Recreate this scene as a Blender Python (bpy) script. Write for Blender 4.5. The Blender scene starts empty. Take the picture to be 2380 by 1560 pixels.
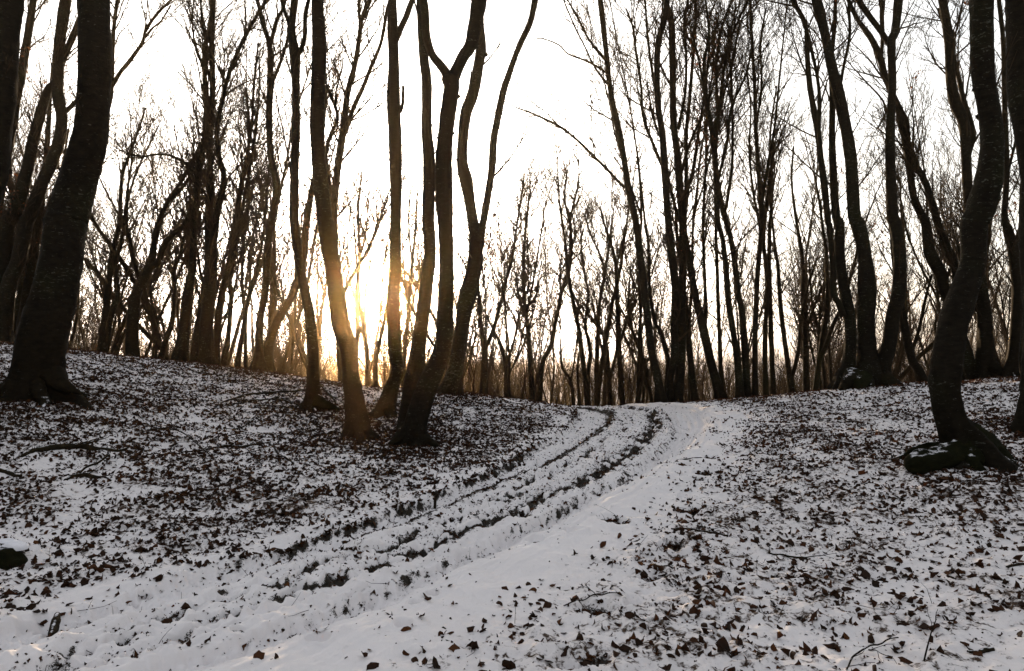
import bpy, math, random
import numpy as np
from mathutils import Vector, Matrix

# ------------------------------------------------------------------ camera, light, exposure
SC = bpy.context.scene
COL = SC.collection
W0, H0, FPX = 2380.0, 1560.0, 1587.0          # working picture frame used for measuring the photograph
CAM_Z = 1.6
PITCH = math.atan(80.0 / FPX)
CP, SP = math.cos(PITCH), math.sin(PITCH)
cam = bpy.data.cameras.new("camera")
cam.lens = 24.0; cam.sensor_width = 36.0
cam.clip_start = 0.05; cam.clip_end = 3000.0
camo = bpy.data.objects.new("camera", cam)
camo.location = (0, 0, CAM_Z)
camo.rotation_euler = (math.pi / 2 + PITCH, 0, 0)
COL.objects.link(camo)
SC.camera = camo

def raydir(px, py):
    r = (px - W0 / 2) / FPX; s = (py - H0 / 2) / FPX
    return np.array([r, CP + s * SP, SP - s * CP])

def at_depth(px, py, d):
    v = raydir(px, py)
    return np.array([0, 0, CAM_Z]) + v * (d / v[1])

SUND = raydir(878, 688); SUND /= np.linalg.norm(SUND)
SUN_EL = math.asin(SUND[2]); SUN_AZ = math.atan2(SUND[0], SUND[1])
world = bpy.data.worlds.new("World"); SC.world = world
world.use_nodes = True
nt = world.node_tree
bg = nt.nodes["Background"]
sky = nt.nodes.new("ShaderNodeTexSky")
sky.sky_type = 'NISHITA'; sky.sun_disc = False
sky.sun_elevation = SUN_EL; sky.sun_rotation = SUN_AZ
sky.air_density = 1.0; sky.dust_density = 4.5; sky.ozone_density = 1.0
hs = nt.nodes.new("ShaderNodeHueSaturation"); hs.inputs["Saturation"].default_value = 0.33     # mutes the sky colour so sky and snow turn neutral
nt.links.new(sky.outputs[0], hs.inputs["Color"])
nt.links.new(hs.outputs[0], bg.inputs[0])
bg.inputs[1].default_value = 0.15
sl = bpy.data.lights.new("sun", 'SUN')
sl.energy = 5.0; sl.angle = math.radians(0.5); sl.color = (1.0, 0.70, 0.42)
so = bpy.data.objects.new("sun", sl)
so.rotation_euler = Vector((-SUND[0], -SUND[1], -SUND[2])).to_track_quat('-Z', 'Y').to_euler()
so.location = (-30, 150, 40)
COL.objects.link(so)
SC.view_settings.view_transform = 'Standard'
SC.view_settings.look = 'None'
SC.view_settings.gamma = 1.0
SC.view_settings.exposure = 2.28
SC.cycles.max_bounces = 6
SC.cycles.volume_bounces = 0
SC.cycles.use_denoising = True

HAZE_DENSITY = 0.00065
HAZE_G = 0.97

# ------------------------------------------------------------------ noise helpers
def _hash(ix, iy, seed):
    h = (ix.astype(np.int64) * 374761393 + iy.astype(np.int64) * 668265263 + seed * 982451653) & 0xffffffff
    h = ((h ^ (h >> 13)) * 1274126177) & 0xffffffff
    h = ((h ^ (h >> 16)) * 2246822519) & 0xffffffff
    return (h ^ (h >> 15)) & 0xffff

def perlin(x, y, seed=0):
    x = np.asarray(x, float); y = np.asarray(y, float)
    xi = np.floor(x); yi = np.floor(y)
    fx = x - xi; fy = y - yi
    u = fx * fx * fx * (fx * (fx * 6 - 15) + 10); v = fy * fy * fy * (fy * (fy * 6 - 15) + 10)
    def g(ox, oy):
        a = _hash(xi + ox, yi + oy, seed) * (2 * math.pi / 65536)
        return np.cos(a) * (fx - ox) + np.sin(a) * (fy - oy)
    a = g(0, 0); b = g(1, 0); c = g(0, 1); d = g(1, 1)
    return ((a + (b - a) * u) * (1 - v) + (c + (d - c) * u) * v) * 1.5

def fbm(x, y, seed=0, oct=3):
    s = 0; a = 1.0; f = 1.0
    for i in range(oct):
        s = s + a * perlin(np.asarray(x) * f, np.asarray(y) * f, seed + i * 17); a *= 0.5; f *= 2.03
    return s

def sstep(a, b, x):
    t = np.clip((x - a) / (b - a), 0, 1)
    return t * t * (3 - 2 * t)

# ------------------------------------------------------------------ terrain
VIS = [  # px, py, distance forward in metres
    (0, 1560, 3.55), (600, 1560, 3.65), (1190, 1560, 3.72), (1800, 1560, 3.7), (2380, 1560, 3.65),
    (0, 1300, 5.3), (600, 1300, 5.6), (1190, 1300, 5.75), (1800, 1300, 5.7), (2380, 1300, 5.5),
    (0, 1100, 7.4), (500, 1100, 8.0), (1100, 1100, 8.7), (1700, 1100, 8.7), (2200, 1085, 8.0), (2380, 1080, 8.0),
    (90, 1000, 8.8), (400, 1000, 10.2), (90, 915, 10.3), (835, 1012, 10.9), (960, 1035, 10.5), (1350, 1020, 11.5),
    (1700, 1010, 11.5), (740, 950, 13.0), (1045, 915, 15.0), (500, 930, 12.8), (2000, 900, 15.5), (1900, 980, 12), (2380, 985, 10.0),
    (1150, 985, 13.0), (1500, 975, 14.5), (2200, 960, 11.5),
    (0, 800, 17), (150, 812, 17.5), (300, 832, 18), (560, 857, 18), (700, 877, 17.5), (860, 902, 17), (1060, 917, 17),
    (1200, 930, 18), (1330, 947, 18.5), (1500, 940, 19), (1660, 932, 18.5), (1900, 913, 18), (2080, 900, 17.5), (2250, 888, 17), (2380, 874, 17)]
XYZ = [(-6, 0, 0.25), (0, 0, 0), (6, 0, 0.1), (-4, 2, 0.12), (4, 2, 0.05), (-22, 0, 1.2), (22, 0, 0.6), (-22, 10, 2.4), (22, 10, 1.2)]
_pts = [at_depth(*p) for p in VIS] + [np.array(p, float) for p in XYZ]
_crest = [at_depth(*p) for p in VIS if p[2] >= 16.9]
for c in _crest:      # behind the crest the ground falls towards the valley
    for dy, dz in ((5, -0.55), (11, -1.9), (20, -4.0)):
        k = (c[1] + dy) / c[1]
        _pts.append(np.array([c[0] * k, c[1] + dy, c[2] + dz]))
_pts = np.array(_pts)
def _U(r2):
    return 0.5 * r2 * np.log(np.maximum(r2, 1e-9))
_n = len(_pts)
_K = _U(((_pts[:, None, :2] - _pts[None, :, :2]) ** 2).sum(-1)) + np.eye(_n) * 0.15
_P = np.c_[np.ones(_n), _pts[:, :2]]
_A = np.block([[_K, _P], [_P.T, np.zeros((3, 3))]])
_wts = np.linalg.solve(_A, np.r_[_pts[:, 2], 0, 0, 0])

def base_h(x, y):
    x = np.asarray(x, float); y = np.asarray(y, float)
    sh = x.shape; xf = x.ravel(); yf = y.ravel()
    out = np.empty_like(xf)
    for i in range(0, len(xf), 60000):
        a = xf[i:i + 60000]; b = yf[i:i + 60000]
        r2 = (a[:, None] - _pts[None, :, 0]) ** 2 + (b[:, None] - _pts[None, :, 1]) ** 2
        t = _U(r2) @ _wts[:_n] + _wts[_n] + _wts[_n + 1] * a + _wts[_n + 2] * b
        r = np.hypot(a, b)
        far = -3.5 - 3.5 * sstep(40, 90, r) + 11.5 * sstep(110, 300, r) + 1.0 * perlin(a / 40, b / 40, 5)
        back = 0.35 + 0.25 * perlin(a / 12, b / 12, 6) + 0.004 * np.abs(a) + 11.0 * sstep(-6, -45, b)  # unseen slope behind the camera, raised to hold back sky light
        front = sstep(-9, 0.5, b)
        near = back * (1 - front) + t * front
        side = sstep(20, 34, np.abs(a)) * (1 - sstep(22, 34, b))
        near = near * (1 - side) + (0.8 + 0.3 * perlin(a / 12, b / 12, 8)) * side
        k = sstep(33, 52, r) * sstep(8, 26, b)
        k2 = sstep(45, 80, r)
        k = np.maximum(k, sstep(55, 110, r) * (1 - sstep(8, 26, b)))
        out[i:i + 60000] = near * (1 - k) + far * k
    return out.reshape(sh)

def ground_hit(px, py, dmax=40.0):
    v = raydir(px, py); v = v / v[1]
    d = np.concatenate([np.arange(1.0, 16, 0.05), np.arange(16, dmax, 0.1)])
    p = v[None, :] * d[:, None]; p[:, 2] += CAM_Z
    gap = p[:, 2] - base_h(p[:, 0], p[:, 1])
    idx = np.where(gap <= 0)[0]
    i = idx[0] if len(idx) else int(np.argmin(gap[:260 + 90]))
    return p[i]

# --- the wheel ruts of the track, as lines lying on the terrain
LINES = {
 'al': [(0,1462),(33,1450),(190,1410),(427,1336),(594,1300),(708,1260),(879,1206),(985,1166),(1062,1136),(1189,1079),(1250,1034),(1317,998),(1338,968),(1342,955)],
 'ar': [(0,1523),(167,1463),(357,1410),(594,1338),(762,1276),(852,1246),(1012,1183),(1179,1113),(1290,1066),(1390,1004),(1417,981),(1420,960)],
 'b1': [(0,1572),(207,1493),(350,1463),(514,1396),(662,1340),(802,1300),(912,1256),(1055,1200),(1176,1153),(1300,1090),(1420,1020),(1460,985),(1455,958)],
 'b2': [(234,1537),(417,1483),(564,1426),(645,1400),(772,1340),(889,1306),(989,1266),(1162,1200),(1290,1150),(1374,1109),(1457,1059),(1500,1020),(1527,988),(1518,958)],
 'cl': [(354,1550),(484,1503),(615,1466),(812,1403),(979,1333),(1146,1256),(1290,1186),(1424,1126),(1530,1050),(1560,1010),(1556,975),(1540,955)],
 'cr': [(500,1570),(595,1536),(795,1463),(939,1396),(1072,1330),(1189,1276),(1317,1213),(1390,1166),(1474,1119),(1590,1050),(1645,1000),(1652,978),(1640,958)],
}
def resample(p, n):
    p = np.asarray(p, float)
    seg = np.r_[0, np.cumsum(np.linalg.norm(np.diff(p, axis=0), axis=1))]
    t = np.linspace(0, seg[-1], n)
    return np.stack([np.interp(t, seg, p[:, k]) for k in range(p.shape[1])], 1)
def smooth(p, it=3):
    p = p.copy()
    for _ in range(it):
        q = p.copy(); q[1:-1] = 0.25 * p[:-2] + 0.5 * p[1:-1] + 0.25 * p[2:]; p = q
    return p
WL = {}
for k, l in LINES.items():
    p = np.array([ground_hit(*q)[:2] for q in l])
    p = smooth(resample(p, 60), 6)
    WL[k] = p
_c = WL['b2']
d0 = (_c[0] - _c[6]); d0 /= np.linalg.norm(d0)
d1 = (_c[-1] - _c[-10]); d1 /= np.linalg.norm(d1)
d1 = d1 + np.array([-0.35, 0.0]); d1 /= np.linalg.norm(d1)
pre = [_c[0] + d0 * k for k in (12, 9, 6, 3, 1.5)]
post = []
q = _c[-1].copy(); dd = d1.copy()
for i in range(10):
    dd = dd + np.array([-0.06, 0.0]); dd /= np.linalg.norm(dd)
    q = q + dd * 2.0; post.append(q.copy())
CL = smooth(resample(np.array(pre + list(_c) + post), 140), 4)
CLT = np.r_[0, np.cumsum(np.linalg.norm(np.diff(CL, axis=0), axis=1))]

def track_st(x, y):
    x = np.asarray(x, float).ravel(); y = np.asarray(y, float).ravel()
    s = np.full(len(x), 99.0); t = np.zeros(len(x))
    bx0, by0 = CL.min(0) - 5; bx1, by1 = CL.max(0) + 5
    idx = np.where((x > bx0) & (x < bx1) & (y > by0) & (y < by1))[0]
    a = CL[:-1]; e = CL[1:] - a; L2 = (e ** 2).sum(1); L = np.sqrt(L2)
    for i in range(0, len(idx), 20000):
        ii = idx[i:i + 20000]
        dx = x[ii][:, None] - a[None, :, 0]; dy = y[ii][:, None] - a[None, :, 1]
        u = np.clip((dx * e[:, 0] + dy * e[:, 1]) / L2, 0, 1)
        rx = dx - u * e[:, 0]; ry = dy - u * e[:, 1]
        d2 = rx * rx + ry * ry
        j = d2.argmin(1); r = np.arange(len(ii))
        sg = np.sign(e[j, 1] * dx[r, j] - e[j, 0] * dy[r, j])     # right of travel is positive
        s[ii] = np.sqrt(d2[r, j]) * np.where(sg == 0, 1, sg)
        t[ii] = CLT[j] + u[r, j] * L[j]
    return s, t
OFF = {}
for k, p in WL.items():
    s, t = track_st(p[:, 0], p[:, 1])
    o = np.argsort(t); tt = t[o]; ss = s[o]
    OFF[k] = (tt, ss)
def off(k, t):
    tt, ss = OFF[k]
    return np.interp(t, tt, ss)

PRINTS = [(1417,1209,.16),(1440,1216,.12),(941,1463,.07),(966,1406,.05),(745,1500,.08),(1005,1388,.05),(1330,1240,.10),(1247,1262,.09),
          (1640,1100,.16),(1625,1112,.12),(1590,1150,.10),(1605,1188,.14),(1565,1270,.18),(1520,1340,.12),(1480,1400,.10),(1560,1275,.14),(1385,1420,.16),(1380,1530,.14),
          (1660,1090,.10),(1585,1083,.14),(1460,1205,.08),(1690,1350,.10),(1320,1550,.10),(1655,1064,.12)]
PW = [(ground_hit(a, b), r) for a, b, r in PRINTS]

def surface(x, y):
    """displacement of the snow, bare soil share, leaf litter share"""
    x = np.asarray(x, float).ravel(); y = np.asarray(y, float).ravel()
    s, t = track_st(x, y)
    al, ar, b1, b2, cl, cr = (off(k, t) for k in ('al', 'ar', 'b1', 'b2', 'cl', 'cr'))
    near = s < 90
    wob = 0.035 * perlin(t * 2.2, s * 0 + 3.1, 40) + 0.015 * perlin(t * 7, s * 2, 41)
    tread_c = np.sin(t * (2 * math.pi / 0.17) + (s - cl) * 7.0)
    tread_a = np.sin(t * (2 * math.pi / 0.16) - (s - ar) * 6.0)
    z = np.zeros_like(x)
    n06 = perlin(x * 1.6, y * 1.6, 1); n02 = perlin(x * 4.2, y * 4.2, 2); n01 = perlin(x * 11, y * 11, 3); n005 = perlin(x * 24, y * 24, 4)
    inA = sstep(-.04, .05, s - al - wob) * sstep(-.04, .06, ar - s + wob)
    inC = sstep(-.04, .05, s - cl - wob) * sstep(-.03, .16, cr - s + wob)
    inTrack = sstep(-.35, .05, s - al) * sstep(-.5, .1, cr - s) * near
    z += n06 * 0.035 + n02 * 0.016
    lumps = 1 - 0.75 * inTrack
    z -= 0.075 * inA + 0.08 * inC
    # outer lips
    z += 0.025 * np.exp(-((s - cr - 0.22) / 0.22) ** 2) * near
    z += 0.03 * np.exp(-((s - cl + 0.16) / 0.10) ** 2) * near
    z += 0.02 * np.exp(-((s - al + 0.18) / 0.12) ** 2) * near
    # tyre treads
    z += inC * tread_c * 0.014 * (0.6 + 0.6 * perlin(t * 1.3, s * 2, 42)) + inA * tread_a * 0.013 * (0.6 + 0.6 * perlin(t * 1.1, s * 2, 43))
    z += (inA + inC) * (n005 * 0.017 + n01 * 0.013 + perlin(x * 45, y * 45, 44) * .007)
    # long grooves left by other tyres in the right hand rut
    w = np.maximum(cr - cl, .3); fr = (s - cl) / w
    for c0, am in ((.28, .034), (.5, .026), (.72, .036), (.9, .04)):
        z += inC * am * np.exp(-((fr - c0 - .03 * perlin(t * .5, c0 * 9, 45)) / .035) ** 2) * sstep(11.5, 15, t)
    # tread blocks on the bank of each rut
    bankC = np.exp(-((s - cl - 0.02 - wob) / 0.065) ** 2) * near
    bankA = np.exp(-((s - al - wob) / 0.075) ** 2) * near
    z += bankC * (0.016 * np.sin(t * (2 * math.pi / 0.125) + s * 16 + 3 * perlin(t * 1.1, s * 0 + 5, 49)) - .035 * perlin(t * 8.5 + s * 5, s * 5 - t * 1.5, 46)) + bankA * (0.015 * np.sin(t * (2 * math.pi / 0.12) + s * 14 + 3 * perlin(t * 1.2, s * 0 + 7, 39)) - .035 * perlin(t * 8.5 + s * 5, s * 5 - t * 1.5, 46))
    lug = perlin(t * 9.0 + s * 12, s * 13 - t * 3, 46); lug2 = perlin(t * 3.1, s * 5, 47); lon = perlin(t * .7, s * 0 + 4.2, 38); fine = perlin(x * 19, y * 19, 36)
    farw = sstep(13.5, 17.5, t)
    soil = bankC * (0.44 + 0.62 * lug + 0.35 * lug2 + .45 * lon + .3 * fine + 0.10 * np.sin(t * (2 * math.pi / 0.125) + s * 16) - .15 * sstep(18, 21, t))
    nearw = .5 + .5 * sstep(12.5, 16, t)
    soil = soil * nearw
    lon2 = perlin(t * .6, s * 0 + 9.7, 37)
    soil = np.maximum(soil, bankA * nearw * (0.40 + 0.62 * lug + 0.4 * lug2 + .45 * lon2 + .3 * fine))
    eA = np.exp(-((s - ar - wob * .8) / (0.045 + .055 * farw)) ** 2) * near
    soil = np.maximum(soil, eA * (0.54 + 0.45 * perlin(t * 2.4, s * 6, 48) + .35 * fine + 0.42 * farw))
    z += eA * (.02 * fine - .012)
    # churned strip between the ruts
    for bb, sd, wd, ad in ((b1, 50, .11, 0.0), (b2, 55, .10 + .07 * farw, .45)):
        e = np.exp(-((s - bb - 0.09 * perlin(t * 1.4, s * 0, sd)) / wd) ** 2) * near
        pr = sstep(-.08, .22, perlin(t * 3.6, s * 7, sd + 1) + .6 * perlin(t * 10, s * 15, sd + 2) + ad * (.35 + .65 * farw) + .12)
        z -= e * pr * 0.055
        z += e * (n01 * 0.022 + fine * .012)
        soil = np.maximum(soil, e * pr * (.92 + .35 * fine))
    soil = soil * (.55 + .45 * sstep(11.5, 13.5, t))
    sc1 = sstep(.42, .75, perlin(t * 2.8, s * 7, 58) + .5 * perlin(t * 9, s * 15, 59)) * sstep(0, .12, s - ar) * sstep(-.05, .12, cl - s) * near
    z -= sc1 * .035; soil = np.maximum(soil, sc1 * (.55 + .5 * fine))
    mid = sstep(0, .1, s - ar) * sstep(0, .15, cl - s) * near
    z += inTrack * (.028 * perlin(t * .33, s * 11, 66) + .014 * perlin(t * .9, s * 24, 67))
    z += mid * (0.036 * perlin(x * 6, y * 6, 60) + 0.022 * perlin(x * 14, y * 14, 61))
    for (p, r) in PW:
        d = np.hypot(x - p[0], (y - p[1]))
        m = d < r * 2.5
        dist = d[m] * (1 + .5 * perlin(x[m] * 9, y[m] * 9, 62))
        z[m] -= 0.045 * np.exp(-(dist / (r * .75)) ** 4)
        z[m] += 0.012 * np.exp(-((dist - r * 1.1) / (r * .35)) ** 2)
        soil[m] = np.maximum(soil[m], .75 * np.exp(-(dist / (r * .7)) ** 4) * (r > .1))
    # leaf litter share
    L = (.30 * sstep(0, .08, al - s) + .70 * sstep(.05, .55, al - s)) * (s < 0)
    R = sstep(.15, 1.5, s - cr) * (s > 0)
    lit = np.where(near, np.where(s < 0, L, R), 1.0)
    lit = lit * (0.75 + 0.5 * n06 + 0.3 * perlin(x * .35, y * .35, 63))
    z += (perlin(x * 6.2, y * 6.2, 64) * .022 + n01 * 0.018 + n005 * 0.008) * (1 - .6 * inTrack) * np.clip(.25 + .9 * lit, 0, 1)
    lit = np.maximum(lit, 0.12 * inTrack)
    lit = lit + 0.9 * sstep(-1, -9, y)  # dark litter added on the unseen slope behind, to dim the scene
    r = np.hypot(x, y)
    fade = 1 - sstep(26, 40, r)
    z *= fade
    return z, np.clip(soil, 0, 1), np.clip(lit, 0, 1.3), s, t, (al, cr)

def ground_z(x, y):
    x = np.atleast_1d(np.asarray(x, float)); y = np.atleast_1d(np.asarray(y, float))
    return base_h(x, y) + surface(x, y)[0]

# ------------------------------------------------------------------ materials
def mat(name):
    m = bpy.data.materials.new(name); m.use_nodes = True
    n = m.node_tree.nodes; l = m.node_tree.links
    b = n["Principled BSDF"]
    return m, n, l, b
def nd(n, typ, **kw):
    o = n.new(typ)
    for k, v in kw.items():
        if k.startswith('i_'):
            key = k[2:]
            o.inputs[int(key) if key.isdigit() else key].default_value = v
        else:
            setattr(o, k, v)
    return o
def ramp(n, stops):
    r = n.new("ShaderNodeValToRGB")
    e = r.color_ramp.elements
    while len(e) < len(stops): e.new(0.5)
    for i, (p, c) in enumerate(stops):
        e[i].position = p; e[i].color = c if len(c) == 4 else (*c, 1)
    return r
def math_n(n, l, op, a, b, clamp=False):
    m = n.new("ShaderNodeMath"); m.operation = op; m.use_clamp = clamp
    for i, v in enumerate((a, b)):
        if v is None: continue
        if isinstance(v, (int, float)): m.inputs[i].default_value = v
        else: l.new(v, m.inputs[i])
    return m.outputs[0]
def mix_c(n, l, fac, a, b):
    m = n.new("ShaderNodeMix"); m.data_type = 'RGBA'
    if isinstance(fac, (int, float)): m.inputs[0].default_value = fac
    else: l.new(fac, m.inputs[0])
    for i, v in ((6, a), (7, b)):
        if isinstance(v, tuple): m.inputs[i].default_value = (*v, 1)
        else: l.new(v, m.inputs[i])
    return m.outputs[2]

def snow_ground():
    m, n, l, b = mat("snow_and_litter")
    geo = nd(n, "ShaderNodeNewGeometry")
    P = geo.outputs["Position"]
    soil = nd(n, "ShaderNodeAttribute", attribute_name="soil").outputs["Fac"]
    lit = nd(n, "ShaderNodeAttribute", attribute_name="litter").outputs["Fac"]
    n1 = nd(n, "ShaderNodeTexNoise", i_Scale=9.0, i_Detail=5.0, i_Roughness=0.62, i_Distortion=0.6); l.new(P, n1.inputs["Vector"])
    n2 = nd(n, "ShaderNodeTexNoise", i_Scale=34.0, i_Detail=4.0, i_Roughness=0.6, i_Distortion=0.4); l.new(P, n2.inputs["Vector"])
    n3 = nd(n, "ShaderNodeTexNoise", i_Scale=160.0, i_Detail=2.0, i_Roughness=0.6); l.new(P, n3.inputs["Vector"])
    nm = nd(n, "ShaderNodeTexNoise", i_Scale=1.3, i_Detail=3.0); l.new(P, nm.inputs["Vector"])
    # litter showing through thin snow
    v = math_n(n, l, 'ADD', math_n(n, l, 'MULTIPLY', n1.outputs["Fac"], 0.62), math_n(n, l, 'MULTIPLY', n2.outputs["Fac"], 0.38))
    v = math_n(n, l, 'ADD', v, math_n(n, l, 'MULTIPLY', lit, 0.135))
    lm = math_n(n, l, 'MULTIPLY', math_n(n, l, 'SUBTRACT', v, 0.635), 14.0, True)
    # soil in ruts
    sv = math_n(n, l, 'ADD', soil, math_n(n, l, 'MULTIPLY', math_n(n, l, 'SUBTRACT', n2.outputs["Fac"], 0.5), 0.7))
    sv = math_n(n, l, 'ADD', sv, math_n(n, l, 'MULTIPLY', math_n(n, l, 'SUBTRACT', n3.outputs["Fac"], 0.5), 0.8))
    sm = math_n(n, l, 'MULTIPLY', math_n(n, l, 'SUBTRACT', sv, 0.50), 9.0, True)
    sm = math_n(n, l, 'MULTIPLY', sm, math_n(n, l, 'GREATER_THAN', soil, 0.02))
    snow = mix_c(n, l, nm.outputs["Fac"], (0.67, 0.625, 0.625), (0.77, 0.725, 0.72))
    dusty = mix_c(n, l, math_n(n, l, 'MULTIPLY', lit, math_n(n, l, 'MULTIPLY', n1.outputs["Fac"], 0.35)), snow, (0.34, 0.29, 0.26))
    litc = ramp(n, [(0.25, (0.012, 0.008, 0.005)), (0.5, (0.04, 0.022, 0.012)), (0.75, (0.075, 0.035, 0.016))]); l.new(n3.outputs["Fac"], litc.inputs[0])
    soilc = ramp(n, [(0.3, (0.005, 0.004, 0.0025)), (0.55, (0.016, 0.0115, 0.007)), (0.8, (0.05, 0.036, 0.019))]); l.new(n3.outputs["Fac"], soilc.inputs[0])
    c = mix_c(n, l, lm, dusty, litc.outputs[0])
    c = mix_c(n, l, sm, c, soilc.outputs[0])
    l.new(c, b.inputs["Base Color"])
    b.inputs["Roughness"].default_value = 0.75
    b.inputs["Specular IOR Level"].default_value = 0.25
    bp = nd(n, "ShaderNodeBump", i_Strength=0.45, i_Distance=0.02)
    hh = math_n(n, l, 'ADD', math_n(n, l, 'MULTIPLY', n2.outputs["Fac"], 0.7), math_n(n, l, 'MULTIPLY', n3.outputs["Fac"], 0.3))
    hh = math_n(n, l, 'ADD', hh, math_n(n, l, 'MULTIPLY', math_n(n, l, 'MAXIMUM', lm, sm), -0.5))
    l.new(hh, bp.inputs["Height"]); l.new(bp.outputs[0], b.inputs["Normal"])
    return m

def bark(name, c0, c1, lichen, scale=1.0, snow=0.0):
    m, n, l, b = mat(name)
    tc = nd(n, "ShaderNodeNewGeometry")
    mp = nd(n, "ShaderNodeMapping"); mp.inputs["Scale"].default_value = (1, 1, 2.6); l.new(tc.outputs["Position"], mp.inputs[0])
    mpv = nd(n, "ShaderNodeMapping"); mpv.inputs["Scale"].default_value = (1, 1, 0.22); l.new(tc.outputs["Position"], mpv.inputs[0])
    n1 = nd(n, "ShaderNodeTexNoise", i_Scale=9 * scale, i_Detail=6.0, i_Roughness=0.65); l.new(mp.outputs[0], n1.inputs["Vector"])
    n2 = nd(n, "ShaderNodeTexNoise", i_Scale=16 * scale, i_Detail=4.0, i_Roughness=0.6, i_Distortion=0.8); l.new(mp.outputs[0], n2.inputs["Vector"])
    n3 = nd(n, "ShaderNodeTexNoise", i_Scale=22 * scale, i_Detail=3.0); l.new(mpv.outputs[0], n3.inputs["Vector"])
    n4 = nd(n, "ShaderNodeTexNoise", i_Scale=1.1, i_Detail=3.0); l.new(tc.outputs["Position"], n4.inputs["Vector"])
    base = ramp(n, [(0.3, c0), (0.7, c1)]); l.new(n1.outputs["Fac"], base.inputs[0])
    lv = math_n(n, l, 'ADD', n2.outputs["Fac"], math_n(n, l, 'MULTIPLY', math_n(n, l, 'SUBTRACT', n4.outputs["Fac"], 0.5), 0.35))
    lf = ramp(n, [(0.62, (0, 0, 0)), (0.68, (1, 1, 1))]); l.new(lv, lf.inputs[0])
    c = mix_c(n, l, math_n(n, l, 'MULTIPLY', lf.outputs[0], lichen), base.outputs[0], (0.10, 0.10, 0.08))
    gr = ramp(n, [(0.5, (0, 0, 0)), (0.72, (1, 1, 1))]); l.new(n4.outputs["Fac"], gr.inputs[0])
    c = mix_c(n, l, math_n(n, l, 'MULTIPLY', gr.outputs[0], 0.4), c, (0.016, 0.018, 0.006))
    if snow > 0:      # snow lodged on surfaces that face up
        sx = nd(n, "ShaderNodeSeparateXYZ"); l.new(tc.outputs["Normal"], sx.inputs[0])
        nz = math_n(n, l, 'ADD', sx.outputs[2], math_n(n, l, 'MULTIPLY', math_n(n, l, 'SUBTRACT', n1.outputs["Fac"], 0.5), 1.1))
        sf = math_n(n, l, 'MULTIPLY', math_n(n, l, 'SUBTRACT', nz, 1.0 - snow), 9.0, True)
        c = mix_c(n, l, sf, c, (0.66, 0.64, 0.66))
    l.new(c, b.inputs["Base Color"])
    b.inputs["Roughness"].default_value = 0.9
    b.inputs["Specular IOR Level"].default_value = 0.04
    bp = nd(n, "ShaderNodeBump", i_Strength=0.45, i_Distance=0.03)
    h = math_n(n, l, 'ADD', n1.outputs["Fac"], math_n(n, l, 'MULTIPLY', n3.outputs["Fac"], 0.6)); l.new(h, bp.inputs["Height"])
    l.new(bp.outputs[0], b.inputs["Normal"])
    return m

def simple(name, c0, c1, scale, rough=0.8):
    m, n, l, b = mat(name)
    g = nd(n, "ShaderNodeNewGeometry")
    t = nd(n, "ShaderNodeTexNoise", i_Scale=scale, i_Detail=3.0); l.new(g.outputs["Position"], t.inputs["Vector"])
    r = ramp(n, [(0.3, c0), (0.7, c1)]); l.new(t.outputs["Fac"], r.inputs[0])
    l.new(r.outputs[0], b.inputs["Base Color"]); b.inputs["Roughness"].default_value = rough
    b.inputs["Specular IOR Level"].default_value = 0.05
    return m

def leaf_mat(name, stops, trans):
    m, n, l, b = mat(name)
    a = nd(n, "ShaderNodeAttribute", attribute_name="tint")
    r = ramp(n, stops); l.new(a.outputs["Fac"], r.inputs[0])
    g = nd(n, "ShaderNodeNewGeometry")
    t = nd(n, "ShaderNodeTexNoise", i_Scale=70.0, i_Detail=3.0); l.new(g.outputs["Position"], t.inputs["Vector"])
    c = mix_c(n, l, math_n(n, l, 'MULTIPLY', t.outputs["Fac"], 0.6), r.outputs[0], (0.012, 0.008, 0.005))
    l.new(c, b.inputs["Base Color"]); b.inputs["Roughness"].default_value = 0.6
    b.inputs["Specular IOR Level"].default_value = 0.1
    tr = nd(n, "ShaderNodeBsdfTranslucent"); 
    tc = mix_c(n, l, 0.5, r.outputs[0], (0.10, 0.03, 0.009)); l.new(tc, tr.inputs[0])
    mx = nd(n, "ShaderNodeMixShader", i_0=trans); l.new(b.outputs[0], mx.inputs[1]); l.new(tr.outputs[0], mx.inputs[2])
    l.new(mx.outputs[0], n["Material Output"].inputs["Surface"])
    return m

M = {}
M['ground'] = snow_ground()
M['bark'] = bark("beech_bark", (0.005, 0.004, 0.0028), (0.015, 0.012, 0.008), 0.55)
M['root'] = bark("root_bark", (0.005, 0.004, 0.0028), (0.015, 0.012, 0.007), 0.2, 1.0, .20)
M['bark_thin'] = bark("young_bark", (0.006, 0.0048, 0.003), (0.018, 0.0135, 0.008), 0.2, 1.6)
M['twig'] = simple("twig_bark", (0.014, 0.010, 0.006), (0.035, 0.022, 0.012), 5.0)
M['moss'] = bark("mossy_bark", (0.004, 0.0042, 0.002), (0.011, 0.011, 0.004), 0.1, 1.0, .10)
M['snow'] = simple("clean_snow", (0.64, 0.63, 0.66), (0.74, 0.72, 0.75), 20.0, 0.7)
M['leaf'] = leaf_mat("dead_leaf", [(0.0, (0.007, 0.005, 0.003)), (0.45, (0.026, 0.013, 0.007)), (0.8, (0.075, 0.028, 0.010)), (1.0, (0.13, 0.05, 0.016))], 0.14)
M['tree_leaf'] = leaf_mat("withered_leaf", [(0.0, (0.04, 0.02, 0.01)), (1.0, (0.15, 0.05, 0.02))], 0.45)
M['wood'] = bark("dead_wood", (0.008, 0.006, 0.004), (0.024, 0.017, 0.01), 0.2, 2.0, .04)
M['far'] = simple("far_twigs", (0.025, 0.017, 0.009), (0.05, 0.034, 0.018), 2.0)

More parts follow.
